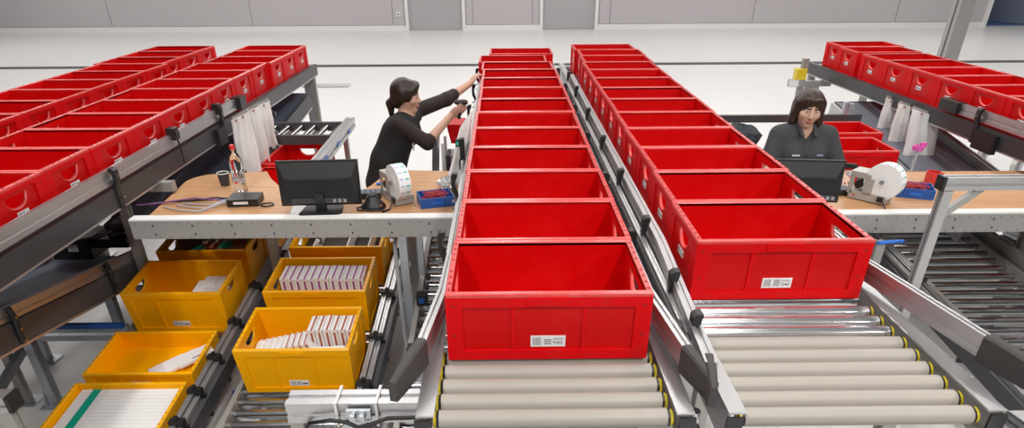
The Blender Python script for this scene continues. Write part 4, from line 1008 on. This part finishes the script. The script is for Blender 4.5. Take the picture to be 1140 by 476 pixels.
MB().tube([(-0.79, 1.93, 0.66), (-0.785, 1.92, 0.76), (-0.74, 1.915, 0.83), (-0.66, 1.912, 0.845), (-0.60, 1.91, 0.835), (-0.56, 1.90, 0.82), (-0.51, 1.905, 0.83), (-0.45, 1.92, 0.845), (-0.25, 1.925, 0.845)], 0.008, 8).build('cable', 'cable_black', r, smooth=60)
MB().profile((-0.27, 1.85, 0.84), (-0.27, 1.5, 0.84), slot_profile(0.05, 0.05)).build('beam', 'alu', r)
MB().bar((-0.285, 1.86, 1.16), (-0.31, 1.84, 0.60), 0.03, 0.012).build('strut', 'galv', r)
r = thing('profile_frame', 'aluminium profile frame corner with black end cap before the blue belt', 'frame', (-1.95, 2.02, 0))
MB().profile((-3.0, 2.02, 0.87), (-1.90, 2.02, 0.87), slot_profile(0.06, 0.07)).build('beam', 'alu', r)
MB().box(-1.90, -1.885, 1.985, 2.055, 0.835, 0.905).build('end_cap', 'black_plastic', r)
MB().profile((-1.93, 2.02, 0.0), (-1.93, 2.02, 0.835), slot_profile(0.055, 0.055), up=(0, 1, 0)).build('leg', 'alu_matte', r)
p = aty(1052, 195, 2.95); pb = aty(1018, 330, 2.95)
r = thing('profile_frame', 'aluminium gantry frame with black end cap standing before the red mug table', 'frame', (p.x, 2.95, 0))
MB().profile((p.x, 2.95, p.z-0.035), (3.1, 2.95, p.z-0.035), slot_profile(0.055, 0.06)).build('beam', 'alu', r)
MB().box(p.x-0.015, p.x, 2.92, 2.98, p.z-0.067, p.z-0.003).build('end_cap', 'black_plastic', r)
MB().profile((p.x+0.03, 2.95, 0.0), (p.x+0.03, 2.95, p.z-0.07), slot_profile(0.045, 0.045), up=(0, 1, 0)).build('leg', 'alu', r)
MB().bar((p.x+0.05, 2.96, p.z-0.20), (p.x+0.20, 2.96, p.z-0.065), 0.03, 0.03, up=(0, 1, 0)).build('diagonal_brace', 'alu_matte', r)
o = MB().box(pb.x-0.02, pb.x+0.06, 2.86, 2.92, pb.z-0.05, pb.z+0.02).build('photo_sensor', 'black_plastic', r)
MB().box(pb.x-0.012, pb.x+0.02, 2.858, 2.86, pb.z-0.018, pb.z+0.008).build('display', 'blue_bright', o)
p = aty(988, 275, 3.2)
r = solid('support_strut', MB().profile((p.x-0.05, 3.2, 0.0), (p.x-0.05, 3.2, 1.0), slot_profile(0.045, 0.045), up=(0, 1, 0)), 'alu_matte', 'short aluminium strut with blue tie under the red mug table apron', 'strut')
MB().tube([(p.x-0.08, 3.17, 1.0), (p.x, 3.165, 1.01), (p.x+0.06, 3.18, 1.005)], 0.010, 8).build('blue_hose', 'blue_bright', r, smooth=60)
# ------------------------------------------------------------------ people: smooth implicit surfaces meshed with surface nets
class SDF:
    def __init__(s): s.P = []
    def cap(s, a, b, ra, rb=None, k=0.02): s.P.append(('c', np.array(a, float), np.array(b, float), ra, ra if rb is None else rb, k, 1)); return s
    def ell(s, c, r, R=None, k=0.02, sign=1):
        s.P.append(('e', np.array(c, float), np.array(r, float), np.eye(3) if R is None else np.array(R, float), None, k, sign)); return s
    def plane_cut(s, p, n, k=0.005): s.P.append(('p', np.array(p, float), np.array(n, float)/np.linalg.norm(n), None, None, k, -1)); return s
    def mesh(s, res):
        lo = np.full(3, 1e9); hi = -lo
        for q in s.P:
            if q[6] < 0: continue
            if q[0] == 'c':
                r = max(q[3], q[4]); lo = np.minimum(lo, np.minimum(q[1], q[2])-r); hi = np.maximum(hi, np.maximum(q[1], q[2])+r)
            else: lo = np.minimum(lo, q[1]-q[2].max()); hi = np.maximum(hi, q[1]+q[2].max())
        lo -= 3*res; hi += 3*res
        n = np.ceil((hi-lo)/res).astype(int)+1
        ax = [lo[i]+res*np.arange(n[i]) for i in range(3)]
        D = np.full(n, 0.3, np.float32)
        for q in s.P:
            if q[0] == 'p': i0 = np.zeros(3, int); i1 = n
            else:
                if q[0] == 'c':
                    r = max(q[3], q[4]); a = np.minimum(q[1], q[2])-r; b = np.maximum(q[1], q[2])+r
                else: a = q[1]-q[2].max(); b = q[1]+q[2].max()
                pad = q[5]+4*res
                i0 = np.clip(np.floor((a-pad-lo)/res).astype(int), 0, n); i1 = np.clip(np.ceil((b+pad-lo)/res).astype(int)+1, 0, n)
            if np.any(i1 <= i0): continue
            X = ax[0][i0[0]:i1[0], None, None]; Y = ax[1][None, i0[1]:i1[1], None]; Z = ax[2][None, None, i0[2]:i1[2]]
            if q[0] == 'c':
                a, b = q[1], q[2]; d = b-a; L2 = max(d @ d, 1e-9)
                t = np.clip(((X-a[0])*d[0]+(Y-a[1])*d[1]+(Z-a[2])*d[2])/L2, 0, 1)
                v = np.sqrt((X-a[0]-t*d[0])**2+(Y-a[1]-t*d[1])**2+(Z-a[2]-t*d[2])**2) - (q[3]+(q[4]-q[3])*t)
            elif q[0] == 'e':
                R = q[3]; dx, dy, dz = X-q[1][0], Y-q[1][1], Z-q[1][2]
                u = [(R[0, i]*dx+R[1, i]*dy+R[2, i]*dz)/q[2][i] for i in range(3)]
                g = np.sqrt(u[0]**2+u[1]**2+u[2]**2)
                h = np.sqrt((u[0]/q[2][0])**2+(u[1]/q[2][1])**2+(u[2]/q[2][2])**2)+1e-9
                v = g*(g-1)/h
            else:
                v = (X-q[1][0])*q[2][0]+(Y-q[1][1])*q[2][1]+(Z-q[1][2])*q[2][2]    # removed where v>0
                v = -v
            sl = D[i0[0]:i1[0], i0[1]:i1[1], i0[2]:i1[2]]; k = q[5]
            if q[6] > 0:
                h = np.clip(0.5+0.5*(sl-v)/k, 0, 1); sl[...] = sl*(1-h)+v*h-k*h*(1-h)
            else:
                h = np.clip(0.5-0.5*(sl+v)/k, 0, 1); sl[...] = sl*(1-h)-v*h+k*h*(1-h)
        S = D < 0
        c = [S[i:n[0]-1+i, j_:n[1]-1+j_, k_:n[2]-1+k_] for i in (0, 1) for j_ in (0, 1) for k_ in (0, 1)]
        cnt = sum(x.astype(np.int8) for x in c); act = (cnt > 0) & (cnt < 8)
        idx = np.full(act.shape, -1, int); I = np.argwhere(act); idx[act] = np.arange(len(I))
        acc = np.zeros((len(I), 3)); num = np.zeros(len(I))
        for a in range(3):
            for o1 in (0, 1):
                for o2 in (0, 1):
                    p = np.zeros(3, int); b_, c_ = [x for x in range(3) if x != a]; p[b_] = o1; p[c_] = o2; q_ = p.copy(); q_[a] = 1
                    A = D[tuple((I+p).T)]; B = D[tuple((I+q_).T)]; m = (A < 0) != (B < 0)
                    t = A[m]/(A[m]-B[m]); pos = np.repeat(p[None].astype(float), m.sum(), 0); pos[:, a] = t
                    acc[m] += pos; num[m] += 1
        V = (I+acc/num[:, None])*res+lo
        F = []
        for a in range(3):
            b_, c_ = [(1, 2), (2, 0), (0, 1)][a]
            sl0 = [slice(1, n[x]-1) for x in range(3)]; sl0[a] = slice(0, n[a]-1); sl1 = list(sl0); sl1[a] = slice(1, n[a])
            A = S[tuple(sl0)]; B = S[tuple(sl1)]; E = np.argwhere(A != B)
            off = np.array([1, 1, 1]); off[a] = 0; P = E+off; inside = A[tuple(E.T)]
            eb = np.zeros(3, int); eb[b_] = 1; ec = np.zeros(3, int); ec[c_] = 1
            qd = np.stack([idx[tuple((P-eb-ec).T)], idx[tuple((P-ec).T)], idx[tuple(P.T)], idx[tuple((P-eb).T)]], 1)
            qd[~inside] = qd[~inside][:, ::-1]
            F.append(qd)
        return V, np.concatenate(F)
    def build(s, name, m, parent=None, res=0.008, off=(0, 0, 0)):
        V, F = s.mesh(res)
        me = bpy.data.meshes.new(name); me.from_pydata((V-np.array(off)).tolist(), [], F.tolist()); me.validate()
        me.materials.append(MATS[m]); me.shade_smooth(); me.update()
        o = bpy.data.objects.new(name, me); COL.objects.link(o)
        if parent is not None: o.parent = parent
        return o
def frame(fwd, up):
    f = Vector(fwd).normalized(); u = (Vector(up)-f*Vector(up).dot(f)).normalized(); s = f.cross(u)      # s = person's right
    return f, u, s
def head_sdf(S, c, fwd, up):
    """skull, jaw, nose, brow, ears; c = centre of the head, head 0.22 tall"""
    f, u, s = frame(fwd, up); c = Vector(c); R = np.array([list(s), list(f), list(u)]).T
    at = lambda a, b, d: c+s*a+f*b+u*d
    S.ell(at(0, -0.008, 0.022), (0.074, 0.092, 0.088), R, 0.02)
    S.ell(at(0, 0.026, -0.042), (0.058, 0.062, 0.066), R, 0.03)
    S.ell(at(0, 0.066, -0.092), (0.024, 0.020, 0.018), R, 0.025)
    S.cap(at(0, 0.086, 0.012), at(0, 0.104, -0.026), 0.008, 0.012, 0.012)
    for e in (-1, 1):
        S.ell(at(e*0.008, 0.097, -0.031), (0.010, 0.010, 0.008), R, 0.008)
        S.ell(at(e*0.030, 0.096, 0.008), (0.017, 0.012, 0.010), R, 0.012, -1)
        S.ell(at(e*0.042, 0.060, -0.025), (0.022, 0.024, 0.022), R, 0.02)
        S.ell(at(e*0.077, -0.006, -0.008), (0.010, 0.020, 0.030), R, 0.008)
    S.ell(at(0, 0.084, -0.060), (0.024, 0.010, 0.010), R, 0.010)
    return at, R
def face_parts(parent, at, R, off, iris='eye_dark'):
    for e in (-1, 1):
        o = SDF().ell(at(e*0.030, 0.0795, 0.006), (0.012, 0.008, 0.0042), R).build('eye', 'eye_white', parent, 0.003, off)
        SDF().ell(at(e*0.030, 0.0845, 0.005), (0.0058, 0.0045, 0.0043), R).build('iris', iris, o, 0.002, off)
        SDF().cap(at(e*0.014, 0.087, 0.023), at(e*0.046, 0.076, 0.024), 0.0045, 0.003).build('eyebrow', 'hair_brown', parent, 0.003, off)
    SDF().cap(at(-0.018, 0.088, -0.058), at(0.018, 0.088, -0.058), 0.0055, 0.0055).ell(at(0, 0.094, -0.060), (0.014, 0.005, 0.008), R).build('lips', 'lips', parent, 0.003, off)
def hand_sdf(S, w, d, nrm, side, curl=0.5, spread=0.10, scale=0.92, thumb_out=0.5):
    """w = wrist, d = direction of the hand, nrm = back-of-hand normal, side = +1 when the thumb lies on d x nrm"""
    d = Vector(d).normalized(); nrm = Vector(nrm); nrm = (nrm-d*nrm.dot(d)).normalized(); t = d.cross(nrm)*side; w = Vector(w)
    R = np.array([list(t), list(d), list(nrm)]).T
    S.ell(w+d*0.045*scale, (0.040*scale, 0.052*scale, 0.017*scale), R, 0.012)
    for i, (o, L) in enumerate(((0.028, 0.070), (0.009, 0.078), (-0.010, 0.072), (-0.028, 0.056))):
        p = w+d*0.082*scale+t*o*scale; ang = 0.0
        dr = (d+t*spread*(o/0.03)).normalized()
        for seg, fr, r in ((0, 0.45, 0.0090), (1, 0.32, 0.0082), (2, 0.25, 0.0074)):
            ang += curl*(0.55, 0.9, 0.7)[seg]
            v = dr*math.cos(ang)-nrm*math.sin(ang); q = p+v*L*fr*scale
            S.cap(p, q, r*scale, r*0.92*scale, 0.005); p = q
    p = w+d*0.022*scale+t*0.026*scale; v = (d*0.7+t*thumb_out-nrm*0.35).normalized(); q = p+v*0.042*scale
    S.cap(p, q, 0.0115*scale, 0.010*scale, 0.010); v2 = (v+d*0.35-nrm*0.45*curl-t*0.3).normalized(); S.cap(q, q+v2*0.033*scale, 0.0098*scale, 0.008*scale, 0.005)
def V3(*a): return Vector(a)

# ---- woman in black: stands behind the left table, facing the centre crate row
base = V3(-0.93, 4.86, 0)
hip = V3(-0.90, 4.84, 0.86); chest = V3(-0.765, 4.86, 1.19); neck = V3(-0.728, 4.87, 1.325); headc = V3(-0.712, 4.87, 1.448)
fw = (0.93, -0.14, -0.10)
sR, eR, wR = V3(-0.752, 4.71, 1.285), V3(-0.560, 4.70, 1.155), V3(-0.395, 4.90, 1.302)
sL, eL, wL = V3(-0.690, 5.015, 1.300), V3(-0.445, 5.19, 1.36), V3(-0.272, 5.385, 1.44)
B = SDF()
at, RH = head_sdf(B, headc, fw, (0.08, 0, 1))
B.cap(neck-V3(0.01, 0, 0.03), headc+V3(-0.005, 0, -0.06), 0.047, 0.045, 0.03)
torso = [(hip+V3(-0.01, 0, -0.02), 0.150), (V3(-0.87, 4.845, 1.0), 0.130), (chest+V3(-0.015, 0, 0), 0.132)]
def torso_sdf(S, g):
    for a_, b_ in ((torso[0], torso[1]), (torso[1], torso[2])):
        for dy in (-0.055, 0.055): S.cap(a_[0]+V3(0, dy, 0), b_[0]+V3(0, dy, 0), a_[1]-0.012+g, b_[1]-0.012+g, 0.04)
    S.cap(sR+V3(0, 0.02, -0.012), sL+V3(0, -0.02, -0.012), 0.066+g, 0.066+g, 0.05)
    S.ell(chest+V3(0.085, -0.055, -0.01), (0.055, 0.055, 0.06), None, 0.04); S.ell(chest+V3(0.085, 0.065, -0.01), (0.055, 0.055, 0.06), None, 0.04)
torso_sdf(B, -0.008)
for a_, b_, c_ in ((sR, eR, wR), (sL, eL, wL)):
    B.cap(a_, b_, 0.044, 0.036, 0.03); B.cap(b_, c_, 0.037, 0.024, 0.02)
for sy in (-0.085, 0.085):
    h = hip+V3(0, sy, -0.05); kn = V3(hip.x+0.03, hip.y+sy, 0.46); an = V3(hip.x-0.02, hip.y+sy, 0.08)
    B.cap(h, kn, 0.085, 0.052, 0.03); B.cap(kn, an, 0.052, 0.034, 0.03); B.cap(an+V3(0, 0, -0.04), an+V3(0.14, 0, -0.045), 0.034, 0.028, 0.02)
hand_sdf(B, wR, (0.75, 0.10, 0.45), (0.25, -0.85, -0.3), 1, curl=0.85, thumb_out=0.4, scale=1.05)
hand_sdf(B, wL, (0.55, 0.45, 0.62), (-0.45, -0.2, 0.75), -1, curl=0.75, thumb_out=0.5)
wb = B.build('person', 'skin', None, 0.0075, base); wb.location = base
tag(wb, 'woman in black top with dark ponytail scanning a red crate', 'person')
face_parts(wb, at, RH, base)
T = SDF(); torso_sdf(T, 0.006)
T.ell(neck+V3(0.035, 0, 0.035), (0.075, 0.068, 0.06), None, 0.01, -1)
T.build('blouse', 'black_cloth', wb, 0.008, base)
T = SDF()
for a_, b_, c_, fr in ((sR, eR, wR, 0.10), (sL, eL, wL, 0.28)):
    T.cap(a_, b_, 0.056, 0.050, 0.02); T.cap(b_, b_+(c_-b_)*fr, 0.050, 0.045, 0.02)
T.build('sleeves', 'sheer_cloth', wb, 0.008, base)
T = SDF()
for sy in (-0.085, 0.085):
    h = hip+V3(0, sy, -0.05); kn = V3(hip.x+0.03, hip.y+sy, 0.46); an = V3(hip.x-0.02, hip.y+sy, 0.09)
    T.cap(h+V3(0, 0, 0.04), kn, 0.098, 0.066, 0.03); T.cap(kn, an, 0.066, 0.052, 0.03)
T.ell(hip+V3(-0.02, 0, -0.03), (0.13, 0.17, 0.12), None, 0.04)
T.build('trousers', 'black_cloth', wb, 0.010, base)
T = SDF()
for sy in (-0.085, 0.085): an = V3(hip.x-0.02, hip.y+sy, 0.04); T.cap(an+V3(-0.02, 0, 0), an+V3(0.15, 0, -0.002), 0.04, 0.034, 0.02)
T.build('shoes', 'black_plastic', wb, 0.010, base)
# hair: cap, fringe and ponytail
Hh = SDF()
f_, u_, s_ = frame(fw, (0.08, 0, 1))
Hh.ell(at(0, -0.016, 0.030), (0.086, 0.100, 0.092), RH, 0.01)
Hh.ell(at(0, -0.050, -0.030), (0.070, 0.058, 0.070), RH, 0.03)
Hh.ell(at(0, 0.118, -0.040), (0.078, 0.078, 0.078), RH, 0.012, -1)
Hh.ell(at(0, 0.03, -0.115), (0.070, 0.08, 0.06), RH, 0.012, -1)
Hh.ell(at(-0.01, 0.058, 0.072), (0.060, 0.036, 0.036), RH, 0.02)
for e in (-1, 1):
    Hh.ell(at(e*0.066, 0.034, 0.020), (0.016, 0.034, 0.050), RH, 0.015); Hh.ell(at(e*0.077, -0.008, 0.0), (0.014, 0.030, 0.045), RH, 0.015)
Hh.ell(at(0.030, 0.072, 0.052), (0.036, 0.020, 0.030), RH, 0.02)
Hh.cap(at(0, -0.092, -0.040), at(0, -0.112, -0.070), 0.028, 0.030, 0.015); Hh.cap(at(0, -0.112, -0.070), at(0, -0.100, -0.170), 0.032, 0.014, 0.015)
Hh.build('hair', 'hair_brown', wb, 0.006, base)
MB().cyl(at(0, -0.092, -0.046), at(0, -0.102, -0.058), 0.031, 14).build('hair_tie', 'black_plastic', wb, off=base)
# white print on the blouse front
pp = SDF()
q0 = chest+V3(0.10, -0.135, 0.03)
for k in range(5): pp.cap(q0+V3(-0.002*k, -0.004, -0.028*k), q0+V3(0.018-0.004*k, -0.001, -0.028*k-0.018), 0.006, 0.004)
pp.build('print', 'white_plastic', wb, 0.004, base)
# scanner in her hand
hc = wR+Vector((0.75, 0.10, 0.45)).normalized()*0.066+V3(0, 0.012, 0)
sc = thing('barcode_scanner', 'black handheld barcode scanner held by the woman in black', 'scanner', (hc.x, hc.y, hc.z-0.05))
u = V3(0.88, 0.40, -0.10).normalized()
SDF().cap(hc+V3(0.0, -0.012, -0.05), hc+V3(0.005, -0.005, 0.045), 0.014, 0.016, 0.01).build('grip', 'black_plastic', sc, 0.004, sc.location)
SDF().cap(hc+V3(0.005, -0.005, 0.055)-u*0.022, hc+V3(0.005, -0.005, 0.055)+u*0.040, 0.017, 0.021, 0.01).build('scan_head', 'rubber', sc, 0.004, sc.location)
MB().cyl(hc+V3(0.005, -0.005, 0.055)+u*0.055, hc+V3(0.005, -0.005, 0.055)+u*0.063, 0.016, 14).build('window', 'brownred', sc, off=tuple(sc.location))

# ---- woman in grey: stands behind the right table, facing the camera side, looking down
base = V3(2.06, 4.56, 0)
headc = V3(2.052, 4.50, 1.418); neck = V3(2.062, 4.53, 1.295); chest = V3(2.07, 4.54, 1.12); hip = V3(2.07, 4.58, 0.82)
fw = (-0.14, -0.95, -0.16)
sR, eR, wR = V3(1.895, 4.54, 1.235), V3(1.815, 4.46, 1.015), V3(1.86, 4.20, 1.03)
sL, eL, wL = V3(2.245, 4.54, 1.230), V3(2.335, 4.46, 1.010), V3(2.25, 4.22, 1.03)
B = SDF(); at, RH = head_sdf(B, headc, fw, (0.04, -0.05, 1))
B.cap(neck+V3(0, 0.0, -0.03), headc+V3(0.0, 0.02, -0.06), 0.049, 0.047, 0.03)
def torso2(S, g):
    for dx in (-0.075, 0.075):
        S.cap(hip+V3(dx, 0, -0.02), V3(2.07+dx*0.9, 4.56, 0.97), 0.112+g, 0.098+g, 0.04); S.cap(V3(2.07+dx*0.9, 4.56, 0.97), chest+V3(dx, 0, 0), 0.098+g, 0.105+g, 0.04)
    S.cap(sR+V3(0.02, 0, -0.01), sL+V3(-0.02, 0, -0.01), 0.058+g, 0.058+g, 0.06)
    S.ell(chest+V3(-0.07, -0.085, -0.01), (0.065, 0.055, 0.065), None, 0.04); S.ell(chest+V3(0.07, -0.085, -0.01), (0.065, 0.055, 0.065), None, 0.04)
    S.cap(neck+V3(-0.10, 0.01, -0.03), neck+V3(0.10, 0.01, -0.03), 0.040+g, 0.040+g, 0.05)
torso2(B, -0.008)
for a_, b_, c_ in ((sR, eR, wR), (sL, eL, wL)):
    B.cap(a_, b_, 0.047, 0.038, 0.03); B.cap(b_, c_, 0.039, 0.026, 0.02)
for sx in (-0.09, 0.09):
    h = hip+V3(sx, 0, -0.05); kn = V3(hip.x+sx, hip.y-0.02, 0.45); an = V3(hip.x+sx, hip.y+0.02, 0.08)
    B.cap(h, kn, 0.09, 0.055, 0.03); B.cap(kn, an, 0.055, 0.036, 0.03); B.cap(an+V3(0, 0, -0.04), an+V3(0, -0.14, -0.045), 0.034, 0.028, 0.02)
hand_sdf(B, wR, (0.15, -0.95, 0.10), (0, 0.1, 1), -1, curl=0.35)
hand_sdf(B, wL, (-0.15, -0.95, 0.10), (0, 0.1, 1), 1, curl=0.35)
wg = B.build('person', 'skin_light', None, 0.0075, base); wg.location = base
tag(wg, 'woman in grey polo shirt with dark bob standing behind a monitor', 'person')
face_parts(wg, at, RH, base)
T = SDF(); torso2(T, 0.006)
for a_, b_ in ((sR, eR), (sL, eL)): T.cap(a_, a_+(b_-a_)*0.85, 0.060, 0.056, 0.03)
T.ell(neck+V3(0, -0.045, 0.035), (0.062, 0.075, 0.060), None, 0.01, -1); T.ell(neck+V3(0, -0.105, -0.045), (0.022, 0.06, 0.06), None, 0.01, -1)
sh = T.build('polo_shirt', 'grey_cloth', wg, 0.008, base)
T = SDF()
T.cap(neck+V3(-0.058, -0.01, 0.012), neck+V3(-0.042, -0.098, -0.045), 0.016, 0.012, 0.01); T.cap(neck+V3(0.058, -0.01, 0.012), neck+V3(0.042, -0.098, -0.045), 0.016, 0.012, 0.01)
T.cap(neck+V3(-0.058, -0.01, 0.012), neck+V3(0.0, 0.055, 0.022), 0.016, 0.016, 0.02); T.cap(neck+V3(0.058, -0.01, 0.012), neck+V3(0.0, 0.055, 0.022), 0.016, 0.016, 0.02)
T.build('collar', 'grey_cloth', wg, 0.006, base)
T = SDF()
for sx in (-0.09, 0.09):
    h = hip+V3(sx, 0, -0.05); kn = V3(hip.x+sx, hip.y-0.02, 0.45); an = V3(hip.x+sx, hip.y+0.02, 0.09)
    T.cap(h+V3(0, 0, 0.03), kn, 0.10, 0.068, 0.03); T.cap(kn, an, 0.068, 0.055, 0.03)
T.build('trousers', 'denim', wg, 0.010, base)
T = SDF()
for sx in (-0.09, 0.09): an = V3(hip.x+sx, hip.y+0.02, 0.04); T.cap(an+V3(0, 0.02, 0), an+V3(0, -0.15, -0.002), 0.04, 0.034, 0.02)
T.build('shoes', 'black_plastic', wg, 0.010, base)
Hh = SDF()
Hh.ell(at(0, -0.018, 0.030), (0.092, 0.104, 0.092), RH, 0.01)
for e in (-1, 1):
    Hh.cap(at(e*0.074, 0.005, 0.03), at(e*0.090, -0.005, -0.085), 0.026, 0.024, 0.03); Hh.cap(at(e*0.055, -0.06, 0.0), at(e*0.065, -0.055, -0.10), 0.045, 0.035, 0.03)
    Hh.cap(at(e*0.086, 0.0, -0.085), at(e*0.092, 0.010, -0.118), 0.026, 0.010, 0.02)
Hh.cap(at(0, -0.07, 0.0), at(0, -0.07, -0.10), 0.055, 0.04, 0.03)
Hh.ell(at(0, 0.105, -0.048), (0.064, 0.085, 0.092), RH, 0.012, -1); Hh.ell(at(0, 0.05, -0.12), (0.055, 0.06, 0.06), RH, 0.012, -1)
for e in (-0.045, -0.018, 0.012, 0.042): Hh.cap(at(e, 0.078-abs(e)*0.3, 0.075), at(e*1.12, 0.089-abs(e)*0.35, 0.042), 0.013, 0.007, 0.010)
Hh.build('hair', 'hair_auburn', wg, 0.006, base)
# stitched marks on the chest
for x0_, n_ in ((-0.095, 5), (0.075, 4)):
    mk = MB()
    for k in range(n_): mk.box(2.07+x0_+0.011*k-0.02, 2.07+x0_+0.011*k-0.012, 0, 0.002, 0, 0.010)
    o = mk.build('embroidery', 'white_plastic' if x0_ < 0 else 'lilac', wg, off=(0, 0, 0))
    o.location = (-base.x, 4.385-base.y, 1.125); o.rotation_euler = (0, 0, 0)
# buttons
for k in range(2):
    q = chest+V3(0.0, -0.125, 0.045-0.04*k); MB().cyl(q, q+V3(0, -0.012, 0.002), 0.005, 8).build('button', 'ink', wg, off=base)

for o in bpy.data.objects:
    if '_o' in o: del o['_o']
